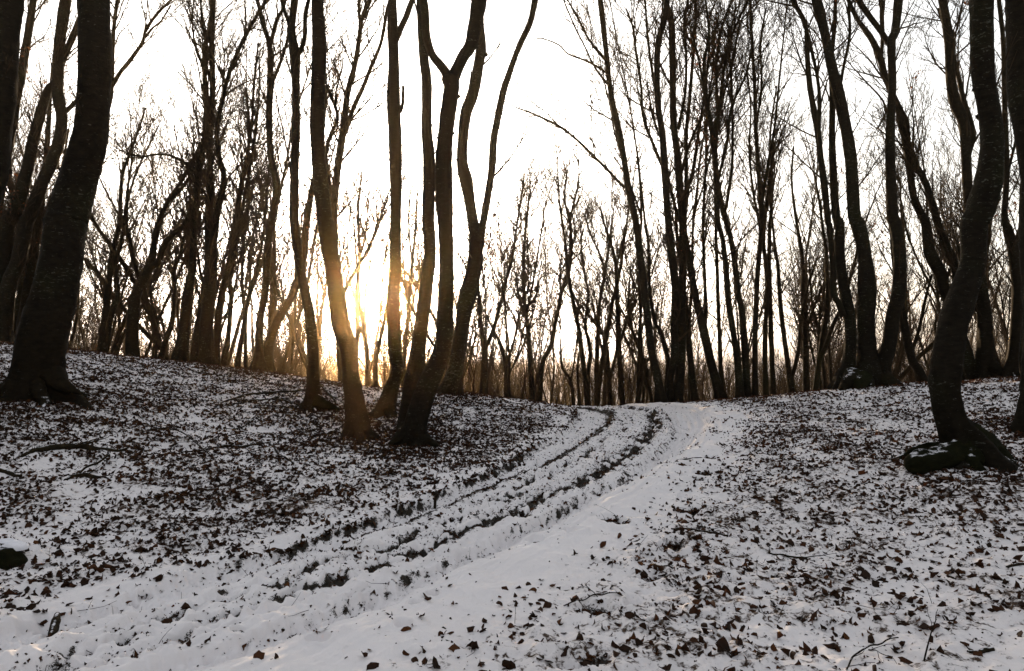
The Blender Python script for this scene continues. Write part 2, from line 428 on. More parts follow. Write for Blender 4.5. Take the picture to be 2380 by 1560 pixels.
# ------------------------------------------------------------------ mesh collecting
class MB:
    def __init__(s): s.v = []; s.f4 = []; s.f3 = []; s.n = 0; s.t = []
    def tube(s, P, R, k=6, cap=True, lobes=None, rough=0.0, seed=0):
        P = np.asarray(P, float); R = np.asarray(R, float); n = len(P)
        T = np.gradient(P, axis=0); T /= (np.linalg.norm(T, axis=1)[:, None] + 1e-12)
        ref = np.array([0.0, 1.0, 0.13]) if abs(T[0, 1]) < 0.85 else np.array([1.0, 0.0, 0.1])
        A = np.cross(T, ref); A /= (np.linalg.norm(A, axis=1)[:, None] + 1e-12)
        B = np.cross(T, A)
        th = np.arange(k) * 2 * math.pi / k
        RR = np.repeat(R[:, None], k, 1)
        if lobes is not None:
            RR = RR * lobes(P, th)
        if rough > 0:
            d = np.r_[0, np.cumsum(np.linalg.norm(np.diff(P, axis=0), axis=1))]
            ax = np.cos(th)[None, :] * 1.3 + 0 * d[:, None]; ay = d[:, None] * 1.5 + np.sin(th)[None, :] * 1.3
            RR = RR * (1 + rough * (perlin(ax + seed * 3.7, ay, seed) + .55 * perlin(ax * 2.6, ay * 3.2, seed + 9) + .3 * perlin(ax * 6, ay * 8, seed + 19)))
        V = P[:, None, :] + RR[:, :, None] * (np.cos(th)[None, :, None] * A[:, None, :] + np.sin(th)[None, :, None] * B[:, None, :])
        i = np.arange(n - 1)[:, None] * k; j = np.arange(k)[None, :]; j2 = (j + 1) % k
        q = np.stack([i + j, i + j2, i + k + j2, i + k + j], -1).reshape(-1, 4) + s.n
        s.v.append(V.reshape(-1, 3)); s.f4.append(q)
        m = n * k
        if cap and k >= 3:
            s.v.append((P[-1] + T[-1] * R[-1] * .6)[None, :])
            b = s.n + (n - 1) * k
            s.f3.append(np.stack([b + np.arange(k), b + (np.arange(k) + 1) % k, np.full(k, s.n + m)], -1))
            m += 1
        s.n += m
    def raw(s, V, F3=None, F4=None, tint=None):
        if F3 is not None: s.f3.append(np.asarray(F3) + s.n)
        if F4 is not None: s.f4.append(np.asarray(F4) + s.n)
        s.v.append(V); s.n += len(V)
        if tint is not None: s.t.append(tint)
    def mesh(s, name, m, smooth=True):
        me = bpy.data.meshes.new(name)
        V = np.concatenate(s.v) if s.v else np.zeros((0, 3))
        f3 = np.concatenate(s.f3) if s.f3 else np.zeros((0, 3), int)
        f4 = np.concatenate(s.f4) if s.f4 else np.zeros((0, 4), int)
        me.vertices.add(len(V)); me.vertices.foreach_set("co", V.astype(np.float32).ravel())
        loops = np.r_[f3.ravel(), f4.ravel()].astype(np.int32)
        me.loops.add(len(loops)); me.loops.foreach_set("vertex_index", loops)
        nf = len(f3) + len(f4); me.polygons.add(nf)
        ls = np.r_[np.arange(len(f3)) * 3, len(f3) * 3 + np.arange(len(f4)) * 4].astype(np.int32)
        me.polygons.foreach_set("loop_start", ls)
        if smooth: me.polygons.foreach_set("use_smooth", np.ones(nf, bool))
        me.update(calc_edges=True); me.validate()
        if s.t:
            a = me.attributes.new("tint", 'FLOAT', 'POINT'); a.data.foreach_set("value", np.concatenate(s.t).astype(np.float32))
        me.materials.append(m)
        return me
    def obj(s, name, m, parent=None, smooth=True, origin=None):
        if origin is not None:
            o3 = np.asarray(origin, float); s.v = [v - o3 for v in s.v]
        o = bpy.data.objects.new(name, s.mesh(name, m, smooth)); COL.objects.link(o)
        if parent is not None: o.parent = parent
        elif origin is not None: o.location = origin
        return o

def tag(o, label, cat, group=None, kind=None):
    if label: o["label"] = label
    if cat: o["category"] = cat
    if group: o["group"] = group
    if kind: o["kind"] = kind
    return o
def empty(name, loc, label, cat, group=None):
    o = bpy.data.objects.new(name, None); o.location = loc; o.empty_display_size = 0.3
    COL.objects.link(o); return tag(o, label, cat, group)

# ------------------------------------------------------------------ ground and track
def build_ground():
    fa = math.radians(43)
    a1 = np.linspace(-fa, fa, 1000)
    a2 = np.linspace(fa, 2 * math.pi - fa, 110)[1:-1]
    ang = np.r_[a1, a2]
    r = np.r_[[0.25, 0.6, 1.0, 1.4, 1.8, 2.2, 2.5, 2.75], np.exp(np.arange(math.log(2.95), math.log(22.0), 0.0031)),
              np.exp(np.arange(math.log(22.1), math.log(300), 0.045)), [320]]
    X = np.sin(ang)[None, :] * r[:, None]; Y = np.cos(ang)[None, :] * r[:, None]
    sh = X.shape
    z, soil, lit, s, t, (al, cr) = surface(X, Y)
    Z = base_h(X, Y).ravel() + z
    V = np.stack([X.ravel(), Y.ravel(), Z], 1)
    na = sh[1]; nr = sh[0]
    i = np.arange(nr - 1)[:, None] * na; j = np.arange(na)[None, :]; j2 = (j + 1) % na
    Q = np.stack([i + j, i + na + j, i + na + j2, i + j2], -1).reshape(-1, 4)
    c = len(V)
    V = np.vstack([V, [0, 0, base_h(0.0, 0.0)]])
    F3 = np.stack([np.full(na, c), np.arange(na), (np.arange(na) + 1) % na], -1)
    soil = np.r_[soil, 0]; lit = np.r_[lit, .5]
    on = (s > al - 0.12) & (s < cr + 0.1) & (s < 90) & (t > 0.1) & (t < CLT[-1] - .1)
    on = np.r_[on, False]
    fon = on[Q].mean(1) > 0.5
    def part(name, q4, q3, label, cat):
        used = np.zeros(len(V), bool); used[q4.ravel()] = True
        if q3 is not None: used[q3.ravel()] = True
        mp = np.cumsum(used) - 1
        mb = MB(); mb.raw(V[used], mp[q3] if q3 is not None else None, mp[q4])
        o = mb.obj(name, M['ground'])
        for nm, arr in (("soil", soil), ("litter", lit)):
            at = o.data.attributes.new(nm, 'FLOAT', 'POINT'); at.data.foreach_set("value", arr[used].astype(np.float32))
        tag(o, label, cat, kind='structure')
    part("ground", Q[~fon], F3, "snow dusted woodland floor with brown leaves showing through", "ground")
    part("track", Q[fon], None, "rutted snowy vehicle track curving over the rise", "track")
build_ground()
# ------------------------------------------------------------------ branches
def unit(v):
    return v / (np.linalg.norm(v) + 1e-12)
def rot_in(rng, T, spread):
    """a direction leaning away from T by about spread radians"""
    a = rng.normal(size=3); a -= T * a.dot(T); a = unit(a)
    return unit(T * math.cos(spread) + a * math.sin(spread))
def wander(rng, p, d, length, r0, r1, n, up=0.05, wig=0.16):
    P = [np.array(p)]; st = length / n
    for i in range(n):
        d = unit(d + rng.normal(size=3) * wig + np.array([0, 0, up]))
        P.append(P[-1] + d * st)
    return np.array(P), np.linspace(r0, r1, n + 1) ** 1.0
def twig_tree(mb, rng, p, d, length, r0, level, tip=0.0028, up=0.05, leaves=None, dens=1.0):
    n = max(3, int(length / (0.22 if level == 0 else 0.17)) + 1); n = min(n, 12)
    P, R = wander(rng, p, d, length, r0, tip, n, up * (1.2 if level == 0 else 1), 0.09 + 0.05 * level)
    mb.tube(P, R, 5 if r0 > .02 else (4 if r0 > .007 else 3), cap=False)
    if leaves is not None and level >= 1:
        for _ in range(rng.integers(1, 4)):
            q = P[rng.integers(1, len(P))]; leaves.append(q + rng.normal(size=3) * .03)
    if level >= 2 or length < 0.22: return
    m = int(rng.uniform(2.8, 5.0) * (length / (1.1 if level == 0 else .75)) * dens) + 1
    for q in range(min(m, 14)):
        u = rng.uniform(0.18, 0.97); x = u * (len(P) - 1); i = int(x); f = x - i
        pp = P[i] * (1 - f) + P[min(i + 1, len(P) - 1)] * f
        T = unit(P[min(i + 1, len(P) - 1)] - P[i])
        dd = rot_in(rng, T, rng.uniform(.35, .9)); dd = unit(dd + np.array([0, 0, .16]))
        rr = R[i] * (1 - f) + R[min(i + 1, len(R) - 1)] * f
        twig_tree(mb, rng, pp, dd, length * rng.uniform(.3, .58) * (1.15 - .5 * u), max(rr * .6, tip * 1.3), level + 1, tip, up, leaves, dens)
def catmull(p, n):
    p = np.asarray(p, float); m = len(p)
    if m < 3: return resample(p, n)
    q = np.vstack([2 * p[0] - p[1], p, 2 * p[-1] - p[-2]])
    seg = np.r_[0, np.cumsum(np.linalg.norm(np.diff(p[:, :3 if p.shape[1] > 3 else 2], axis=0), axis=1))]
    t = np.linspace(0, seg[-1], n); i = np.clip(np.searchsorted(seg, t, side='right') - 1, 0, m - 2)
    u = ((t - seg[i]) / np.maximum(seg[i + 1] - seg[i], 1e-9))[:, None]
    a, b, c, d = q[i], q[i + 1], q[i + 2], q[i + 3]
    return 0.5 * (2 * b + (c - a) * u + (2 * a - 5 * b + 4 * c - d) * u ** 2 + (3 * b - a - 3 * c + d) * u ** 3)

LEAFV = np.array([[0, 0, 0], [.2, .19, .04], [.2, 0, -.03], [.2, -.19, .04], [.45, .33, .07], [.45, 0, -.04], [.45, -.33, .07], [.75, .23, .05], [.75, 0, -.02], [.75, -.23, .05], [1.0, 0, .03]])
LEAFF3 = np.array([[0, 2, 1], [0, 3, 2], [1, 2, 5], [1, 5, 4], [2, 3, 6], [2, 6, 5], [4, 5, 8], [4, 8, 7], [5, 6, 9], [5, 9, 8], [7, 8, 10], [8, 9, 10]])
NL = len(LEAFV)
def add_leaf(mb, rng, p, size, tint, flat=0.5):
    V = LEAFV.copy(); V[:, 2] = V[:, 2] * rng.uniform(-1, 3) + rng.normal(size=NL) * .05 + rng.normal() * .7 * (V[:, 0] - .5) ** 2
    V[:, 1] *= rng.uniform(.6, 1.15)
    yaw = rng.uniform(0, 2 * math.pi); pit = rng.normal() * flat; rol = rng.normal() * flat
    cy, sy, cp, sp, cr_, sr = math.cos(yaw), math.sin(yaw), math.cos(pit), math.sin(pit), math.cos(rol), math.sin(rol)
    Rm = np.array([[cy, -sy, 0], [sy, cy, 0], [0, 0, 1]]) @ np.array([[cp, 0, sp], [0, 1, 0], [-sp, 0, cp]]) @ np.array([[1, 0, 0], [0, cr_, -sr], [0, sr, cr_]])
    V = (V - [.5, 0, 0]) * size @ Rm.T + p
    mb.raw(V, LEAFF3, None, np.full(NL, tint))

def snow_blob(p, rx, ry, rz, seed, parent=None, org=None):
    nu, nv = 18, 9
    V = []
    for j in range(nv + 1):
        ph = j / nv * math.pi / 2 * (1.05 if rz < .15 else 1.25)
        for i in range(nu):
            th = i / nu * 2 * math.pi
            k = 1 + .55 * float(perlin(math.cos(th) * 1.3 + seed, math.sin(th) * 1.3, seed)) + .35 * float(perlin(math.cos(th) * 3.1 + seed, math.sin(th) * 3.1, seed + 5))
            V.append([rx * k * math.sin(ph) * math.cos(th), ry * k * math.sin(ph) * math.sin(th), rz * math.cos(ph) * (1 + .2 * float(perlin(th, ph * 2, seed + 3)))])
    V = np.array(V) + p
    i = np.arange(nv)[:, None] * nu; j = np.arange(nu)[None, :]; j2 = (j + 1) % nu
    Q = np.stack([i + j, i + nu + j, i + nu + j2, i + j2], -1).reshape(-1, 4)
    mb = MB(); mb.raw(V, None, Q)
    return mb

# traced trees:  name | label | depth (hit = where the foot meets the ground) | twigs per metre | flags ; then one stem per line: x,y,width
TREES = r"""
T|thick leaning beech on the left bank, pale lichen specks and snow at its foot|hit|0.5|b
80,922,128 81,888,112 91,821,98 107,754,100 132,654,90 154,521,87 160,500,84 187,400,78 211,300,72 220,167,71 217,0,67 214,-60,62
T|dark beech trunk cut off by the left edge of the photo|9|0.4|b
-112,960,110 -95,800,92 -75,620,84 -52,480,80 -26,400,78 -22,333,75 -4,200,75 2,100,72 15,0,70 20,-50,66
T|slanted forked trunk standing just left of the thick leaning beech|19|3|l
7,795,44 10,738,36 23,654,30 43,604,30 60,520,30 70,500,28 97,427,26 120,377,26 140,317,24 143,267,24 134,217,24 137,117,24 147,33,24 157,-20,22
142,268,9 160,253,9 182,229,9 200,200,6
T|slanted slim trunk at the left edge, curving right behind the forked one|19.5|3|l
-14,780,40 0,650,36 7,604,34 17,520,32 32,500,30 57,417,26 72,350,24 87,290,22 110,213,18 128,190,14 150,130,14 180,60,14 200,0,10
T|leftmost slanted trunk whose upper part leans in from the edge|20|3|l
-50,810,40 -20,600,28 0,430,22 20,333,20 37,233,20 50,167,18 67,67,16 77,0,14
T|narrow trunk close behind the left side of the thick leaning beech|21|3|l
47,800,28 57,720,22 67,654,20 80,587,18 87,520,17 92,500,16 103,400,12 113,283,10 118,200,6
T|thin pole with reddish leaves between the slanted trunks at far left|22|3|l
30,780,16 38,730,12 50,664,12 67,604,11 95,520,9 140,400,6 160,300,4
T|bare tree showing only its upper limbs right of the thick leaning beech|20.5|3|
118,830,26 160,600,20 215,380,16 250,250,13 258,200,12 263,83,9 272,0,8
252,215,10 278,170,9 300,143,9 330,100,8 340,67,7 370,27,6 397,0,5
336,88,6 355,65,5 375,48,4 395,15,4
T|slim double stemmed tree right of the thick leaning beech, foot on the skyline|21|4|
237,820,22 243,754,17 250,687,14 257,621,13 263,580,12 277,520,10 283,417,8 300,360,7 323,300,5 337,250,4
245,795,16 254,754,13 264,714,12 274,687,10 267,621,9 283,560,8 290,500,6 310,420,5 340,350,4 370,290,3
T|gnarled tree forking low into several curved limbs on the left skyline|20|4|
305,838,30 307,754,26 315,687,23 334,647,20 354,597,18 357,570,14 367,520,11 390,470,9 420,440,8 447,400,6 463,360,4
352,600,14 364,540,12 378,500,10 394,460,9 420,424,8 447,377,6 463,340,4
332,650,14 350,622,14 367,611,14 380,571,13 400,547,12 430,521,11 445,480,9 460,440,8 466,380,5
T|thin wavy stem between the gnarled tree and the many stemmed ones|21|4|
373,840,15 387,787,12 400,750,11 405,671,9 402,630,8 420,590,6 427,550,5 440,500,4
T|thin straight stem right behind the gnarled left tree|22|4|
360,836,12 362,737,9 352,704,6 350,650,5
T|slim trunk with an arching low branch, left of the many stemmed tree|19|5|
417,846,30 427,771,24 437,687,22 447,621,17 450,554,15 450,521,14 457,434,14 467,367,13 476,317,13 480,234,12 477,183,9 474,133,8 480,87,8 490,40,7 490,-5,7
464,415,8 440,388,8 414,370,7 384,359,6 355,360,6 327,364,5 277,350,3
477,190,8 470,150,7 462,133,6 452,100,5 447,50,4 450,0,3
T|many stemmed beech on the left skyline with tall upright limbs|18.5|5|
478,851,36 480,754,30 487,671,28 491,621,26 487,521,22 488,400,14 487,300,13 494,217,13 492,100,13 495,0,12 496,-40,11
447,849,20 457,787,16 467,720,15 478,660,14 484,600,12
490,620,18 497,550,17 504,500,16 520,417,13 510,367,12 505,300,10 520,217,10 540,150,9 567,90,9 593,43,8 620,0,7
487,300,9 478,250,9 474,190,8 482,120,8 470,50,6 466,0,5
T|slender trunk leaning right of the many stemmed beech|19|5|
500,853,20 505,754,15 514,687,14 534,604,13 547,521,12 560,430,10 573,367,8 585,290,7 590,200,6 600,100,4
T|second slender trunk beside the leaning one, slightly thinner|19.5|5|
516,850,15 530,787,12 537,687,10 534,654,10 547,587,9 557,521,8 575,420,7 590,340,6 600,250,5 604,150,4
T|thin curved stem left of the stumpy double trunk|20.5|5|
550,854,14 564,771,10 574,711,9 594,637,8 610,560,6 620,450,5 628,350,4
T|sinuous trunk rising from a dark stumpy foot on the skyline|17.4|3|b
600,868,46 601,838,30 602,804,20 605,737,17 615,687,16 620,604,17 625,554,16 628,521,17 638,480,16 643,424,17 630,367,15 625,267,15 628,200,15 627,110,13 615,67,11 598,0,10
627,110,10 642,50,10 658,20,8 665,-10,7
628,204,9 650,150,8 666,100,7 672,60,6
T|strongly leaning trunk behind the sinuous one, with rusty leaves|17.8|3|l
620,870,34 625,804,22 645,747,19 668,707,18 688,664,18 705,604,16 712,521,15 725,440,14 740,380,12 750,300,10 758,200,8
T|slim mossy footed beech, leftmost of the front group by the track|hit|1|b
728,953,44 728,914,31 727,854,27 722,754,25 708,671,22 695,604,20 685,521,22 683,500,22 685,367,20 688,300,19 687,200,18 685,127,25 678,67,17 685,0,17 688,-40,16
694,125,12 702,110,11 708,83,10 710,33,10 719,-5,9
681,80,8 672,57,8 660,20,8 655,0,8
T|sturdy straight beech with knots, left of the sun|hit|0.5|b
832,1018,64 830,1004,50 825,937,43 815,871,38 808,804,40 792,754,42 782,687,39 768,587,37 758,521,38 755,510,35 750,467,35 742,400,33 738,333,33 738,233,32 742,133,33 740,67,31 737,0,28 735,-50,27
T|branching tree seen between the knotted beech and the sun|17|4.5|
800,905,26 792,800,22 790,700,20 778,590,18 775,500,18 782,417,17 795,317,16 808,217,14 825,150,12 835,83,11 842,40,10 858,0,9 868,-40,8
800,312,11 810,285,11 822,250,11 845,200,10 862,157,9 885,100,8 898,30,8 905,0,6
834,90,8 836,60,6 833,20,5 833,-10,4
776,480,12 757,367,10 770,310,10 785,270,8 760,200,6 758,170,5
790,700,10 820,640,9 850,590,8 872,540,7 890,500,5
T|upright beech with a high fork just right of the sun|hit|0.5|b
893,967,56 895,954,50 909,904,38 924,864,33 919,821,33 915,754,32 914,687,31 918,621,28 919,521,27 920,434,28 919,334,30 915,234,31 915,133,25 912,67,26 912,0,20 912,-40,19
919,95,16 927,75,16 942,43,15 952,17,14 964,-12,13
930,262,8 936,240,8 937,200,7
T|slim straight trunk pressed against the left side of the big forked beech|11.4|0.6|b
948,972,48 955,904,38 965,854,36 979,754,34 989,671,33 999,587,29 996,521,30 996,500,29 997,367,28 992,300,25 992,200,25 985,133,23 980,67,20 976,0,18 974,-40,17
T|big beech at the track side with a wide Y fork, nearest of the front group|hit|0.6|b
955,1037,66 965,1010,53 972,971,50 992,904,48 1019,837,43 1032,787,40 1035,721,37 1037,621,34 1035,521,35 1032,467,42 1032,367,38 1039,284,37 1049,207,36 1046,180,42
1048,200,30 1062,160,29 1078,130,28 1095,100,31 1109,33,35 1114,0,36 1118,-40,36
1046,195,28 1036,168,24 1023,150,22 1005,127,20 992,87,20 988,33,20 983,-5,19 982,-40,18
1044,232,10 1058,228,10 1068,223,9
T|twin stemmed bent beech behind the Y forked one, snow on its foot|hit|1|bl
1045,917,54 1050,900,42 1062,837,34 1075,754,34 1085,690,36 1102,621,34 1105,554,30 1097,500,25 1092,467,25 1082,417,31 1075,384,27 1075,333,24 1082,267,27 1099,217,28 1112,150,25 1118,110,26 1114,60,22 1112,0,20
1104,625,22 1115,560,20 1129,484,17 1142,400,17 1149,317,17 1169,217,17 1193,143,13 1210,100,14 1233,50,14 1243,0,15 1250,-40,13
1052,915,30 1062,871,20 1076,804,18 1086,737,18 1102,675,18 1106,640,16
1119,130,12 1126,128,11 1132,126,10
T|long bare trunk leaning left over the track, with one long drooping side branch|19.5|3|
1537,938,24 1527,871,18 1515,821,18 1507,754,17 1497,671,17 1487,587,17 1479,521,16 1460,434,15 1450,367,15 1437,300,16 1420,217,13 1410,133,12 1403,67,13 1395,0,13 1390,-40,12
1452,437,7 1412,395,7 1373,357,7 1335,320,6 1297,292,6 1240,265,5 1200,250,3 1170,235,2
1408,142,6 1380,107,6 1362,80,5 1345,45,5 1325,10,4 1315,-10,3
1408,168,6 1370,145,5 1320,125,4 1300,105,4 1260,90,3 1230,95,2
1416,200,5 1385,160,5 1360,110,4 1335,60,4 1310,0,3
1297,292,4 1270,262,3 1235,235,3 1200,190,2
T|tall twin trunk with dense upright limbs, right of the leaning trunk|20|6|l
1574,932,26 1584,821,20 1585,721,18 1587,621,17 1587,521,18 1580,434,17 1575,367,16 1565,284,15 1564,217,15 1563,133,16 1560,50,15 1550,10,12 1548,-30,10
1557,932,19 1557,881,16 1568,821,17 1567,754,17 1570,671,19 1560,587,19 1554,521,17 1545,400,17 1540,317,16 1530,250,15 1527,167,14 1530,100,14 1547,33,14 1551,-10,13
1588,520,9 1595,420,9 1595,317,9 1604,217,8 1612,117,8 1617,33,7 1615,-10,6
1545,400,8 1520,340,8 1495,270,7 1490,200,6 1478,120,6 1470,60,5 1455,20,4
1530,240,8 1515,160,7 1505,80,6 1500,10,5
1576,300,8 1592,220,7 1595,130,6 1590,60,6 1600,0,5
1578,420,8 1605,330,7 1640,250,5 1665,180,4 1690,110,3
T|trunk splitting into two stems on the right skyline, leaning left|20.5|6|l
1675,928,28 1670,904,24 1651,837,20 1634,761,20 1620,704,16 1607,637,15 1597,571,13 1590,521,12 1596,450,10 1610,400,8 1625,300,7 1640,200,6 1650,100,5
1636,765,12 1640,730,11 1640,687,9 1637,621,8 1634,521,7 1640,400,6 1645,250,5 1660,150,4
1596,560,8 1575,500,8 1555,420,7 1545,350,6 1520,280,5 1505,200,4
T|short dark trunk partly hidden at the foot of the splitting one|21|6|l
1617,930,19 1612,900,16 1600,787,14 1592,704,12 1585,640,10 1575,560,8 1570,480,6
T|trunk with a fan of upright twigs, left of a matching pair|20|6|l
1722,928,21 1714,837,15 1704,771,14 1694,704,14 1687,621,13 1680,560,11 1667,500,12 1665,417,13 1657,317,13 1650,284,12 1640,217,10 1637,140,8 1648,83,6 1640,0,5
1657,320,8 1672,250,8 1680,180,7 1695,100,6 1720,40,5 1740,0,4
1666,430,7 1690,330,7 1700,250,6 1735,170,5 1750,90,4
1650,290,6 1635,200,6 1620,120,5 1600,50,4
T|trunk right of the fan shaped one, leaning the same way|20.2|6|l
1737,928,19 1731,804,16 1724,720,14 1717,687,13 1707,604,13 1697,550,12 1684,500,14 1670,440,13 1660,350,11 1668,280,8 1665,150,7 1680,60,5 1700,0,4
1684,500,8 1700,400,7 1703,300,6 1700,200,6 1696,100,5 1710,20,4
T|very straight thin pole between the splitting trunk and the fan shaped one|21|5|
1677,925,12 1674,821,10 1670,721,9 1667,621,8 1664,521,7 1668,300,6 1700,150,5 1720,50,4
T|slim upright tree with wavy steep limbs, right of the fan shaped pair|20.5|6|
1755,925,15 1755,821,12 1757,721,11 1760,650,11 1768,560,11 1771,500,11 1764,417,10 1757,300,9 1754,200,8 1747,83,7 1744,0,6 1742,-30,5
1769,480,8 1785,385,8 1800,300,6 1810,200,5 1820,100,4 1830,0,4
1768,540,7 1750,440,6 1742,350,5 1745,250,4 1735,150,3
1757,300,6 1770,200,5 1768,100,5 1780,20,4
T|thin stem hugging the slim upright tree on its right|21.5|5|
1780,928,13 1778,804,11 1783,650,10 1775,560,9 1785,450,7 1800,330,5
T|straight thin stem left of the wide open gap at the right|22|5|
1797,925,13 1790,700,10 1788,560,9 1795,440,7 1790,320,5 1805,200,4
T|bent young tree forking at knee height in the bright right gap|22|4|
1842,920,16 1828,821,11 1815,721,10 1808,620,8 1800,560,6 1790,450,5 1795,380,4
1839,880,10 1848,850,10 1857,804,9 1862,740,7 1880,660,5 1900,600,4
T|upright young tree in the middle of the bright right gap|22.5|4|
1873,918,14 1872,804,11 1867,704,10 1865,604,9 1852,520,7 1840,420,5 1845,340,4
1870,780,7 1890,720,6 1915,660,5 1930,610,4
T|thin sapling left of the clump with snowy roots|23|4|
1920,918,10 1912,837,8 1898,754,6 1888,704,5 1880,600,4
T|thinnest sapling touching the clump with snowy roots|23|4|
1935,912,9 1928,821,6 1918,737,5 1915,600,4
T|massive beech clump of four trunks on snowy roots at the right|hit|1.6|bl
2013,898,86 2018,871,60 2015,821,44 2012,754,37 2015,671,40 2009,587,30 1994,521,33 1985,500,27 1979,384,27 1967,300,25 1949,217,26 1932,150,22 1918,83,20 1902,17,23 1893,-20,20
1964,900,54 1965,871,36 1972,854,30 1977,787,25 1972,721,25 1959,654,23 1952,587,22 1952,521,20 1943,500,18 1937,400,17 1934,317,15 1935,233,13 1932,150,11 1940,60,9 1942,0,8
1960,735,16 1950,705,14 1938,680,13 1935,604,13 1928,521,13 1925,517,13 1918,450,15 1908,367,14 1900,300,15 1892,254,14 1882,200,13 1875,100,10 1873,60,10 1860,30,10 1845,7,10 1838,-15,9
2044,897,50 2046,885,40 2052,854,34 2065,804,30 2075,737,30 2087,687,30 2092,604,27 2082,521,26 2075,500,25 2070,400,22 2069,300,20 2074,200,17 2072,107,18 2075,85,18 2082,67,17 2088,0,20 2090,-40,18
2072,112,14 2062,95,13 2052,80,13 2025,43,13 1995,0,12 1985,-20,11
1908,367,9 1904,300,9 1905,233,9 1900,180,8 1885,110,8 1868,40,7
1950,215,8 1962,150,7 1975,80,7 1972,0,6
T|oblique trunk crossing behind the massive clump, leaning left|18.5|4|l
2150,900,24 2135,860,20 2120,837,18 2108,787,18 2095,721,16 2085,660,12 2075,580,9 2070,480,6
2118,820,9 2135,770,8 2150,700,7 2165,640,5
T|twisted twin trunk between the massive clump and the curved beech|17.5|3|l
2258,890,34 2235,790,28 2215,720,24 2199,687,22 2186,637,26 2162,587,25 2152,521,20 2142,500,17 2122,450,15 2115,384,16 2105,317,20 2099,284,25 2088,250,16 2062,190,13 2045,133,15 2025,90,13 1992,43,10 1972,0,9
2240,760,20 2219,621,18 2199,571,18 2180,521,17 2170,484,16 2152,427,14 2130,385,13 2120,350,10
2048,140,9 2052,80,9 2050,20,8 2052,-10,7
2075,225,8 2060,260,5 2040,300,4
T|elegantly curved beech at the right with a mossy foot|hit|0.5|b
2250,1072,150 2247,1045,104 2232,1012,80 2217,987,66 2202,937,62 2195,887,64 2200,837,66 2212,771,60 2225,721,62 2242,671,60 2262,604,52 2265,521,54 2275,500,58 2295,434,58 2305,367,50 2305,300,46 2295,233,44 2285,167,46 2282,67,48 2282,0,52 2283,-50,48
T|dark trunk filling the right edge of the photo|9.5|0.6|bl
2428,985,92 2418,800,66 2408,600,60 2404,480,60 2406,400,62 2394,335,58 2382,250,60 2377,200,60 2374,100,60 2373,0,62 2372,-50,60
T|wavy trunk passing behind the curved beech, snowy foot on its right|hit|3|bl
2296,882,56 2292,821,37 2289,754,31 2283,687,26 2272,600,22 2258,520,21 2249,434,22 2245,350,20 2239,284,23 2219,233,24 2209,167,20 2205,83,20 2190,0,17 2182,-40,15
2252,360,11 2262,320,11 2256,280,11 2240,230,11 2225,165,10 2205,90,8 2180,20,6
2290,760,9 2262,700,8 2240,640,7 2225,560,6
T|crooked forked trunk near the right edge behind the curved beech|hit|3|l
2346,868,32 2352,837,24 2360,771,22 2366,687,25 2360,604,26 2345,540,20 2335,500,13 2340,400,12 2335,233,11 2332,100,10 2322,0,9
2362,570,11 2370,537,11 2385,500,9 2400,430,7
2340,410,7 2360,330,6 2372,250,5
T|slim trunk against the right edge, behind the crooked forked one|17.5|3|l
2379,872,26 2374,787,20 2378,700,16 2390,600,14 2400,450,10
T|forked tree alone in the bright gap right of the front group|22|5|
1122,928,16 1126,821,15 1119,771,10 1115,707,9 1110,640,6 1112,560,4
1126,815,11 1142,780,10 1155,737,9 1176,654,7 1190,604,6 1205,500,5 1220,400,3
T|thin stem right of the lone forked tree|24|5|
1178,928,13 1176,854,11 1162,797,9 1149,774,6 1130,730,4
1176,850,7 1195,790,6 1210,720,5 1222,640,4
T|upright stem of the pair left of the track crest|24|6|
1237,938,14 1233,854,12 1227,771,10 1220,704,9 1217,621,7 1220,554,6 1230,450,4
1224,730,6 1240,650,5 1255,560,4 1268,470,3
1226,760,5 1208,690,4 1195,620,3
T|curved tall sapling arching right beside the track crest, thin V top|24|4|
1253,938,16 1260,847,12 1280,804,11 1290,754,10 1300,707,9 1305,681,9 1323,621,9 1327,554,8 1323,507,7 1312,460,5 1317,410,4 1310,380,3
1323,512,6 1337,460,5 1345,417,4 1345,370,3
1303,690,5 1302,640,4 1306,590,3
T|leaning thin sapling at the left edge of the track crest|24|4|
1335,955,9 1327,887,8 1307,854,6 1303,804,4 1300,720,3
1327,887,5 1340,800,4 1345,700,3
T|short broken looking stem beside the leaning thin sapling|25|4|
1347,955,8 1343,854,6 1350,800,5 1346,770,4
T|kinked sapling over the middle of the track crest|25|6|
1367,950,13 1367,871,10 1372,814,9 1360,754,7 1367,687,6 1353,604,5 1350,520,3
1362,760,5 1340,700,5 1320,650,4 1312,600,3
T|upright sapling with a bushy fork over the track crest|25.5|6|
1387,950,13 1387,854,11 1390,771,10 1394,704,8 1404,640,7 1398,600,5 1375,550,4 1360,500,3
1404,640,6 1415,580,5 1422,520,4 1430,460,3
T|slim stem in the middle of the cluster over the track|26|5|
1404,950,10 1407,854,8 1397,804,6 1385,740,4 1375,690,3
T|forked sapling in the cluster over the track, spreading right|25|6|
1420,950,14 1414,871,11 1410,804,8 1395,760,5 1385,700,3
1418,880,9 1428,840,8 1437,804,7 1454,754,6 1467,704,5 1480,650,3
T|taller wavy sapling right of the cluster over the track|24|6|
1447,948,14 1440,837,12 1437,754,11 1434,687,10 1432,621,9 1424,580,7 1410,540,5 1395,480,4
1433,620,6 1447,560,5 1460,500,4 1465,440,3
1440,800,6 1460,740,5 1480,690,4 1500,640,3
T|thin stem leaning right, left of the long bare leaning trunk|24|5|
1480,948,13 1490,871,9 1490,787,7 1487,704,5 1480,620,4
T|spindly sapling close to the foot of the long bare leaning trunk|25|5|
1494,946,9 1500,854,7 1510,830,5 1525,780,3
T|slim trunk right behind the long bare leaning trunk|21|5|
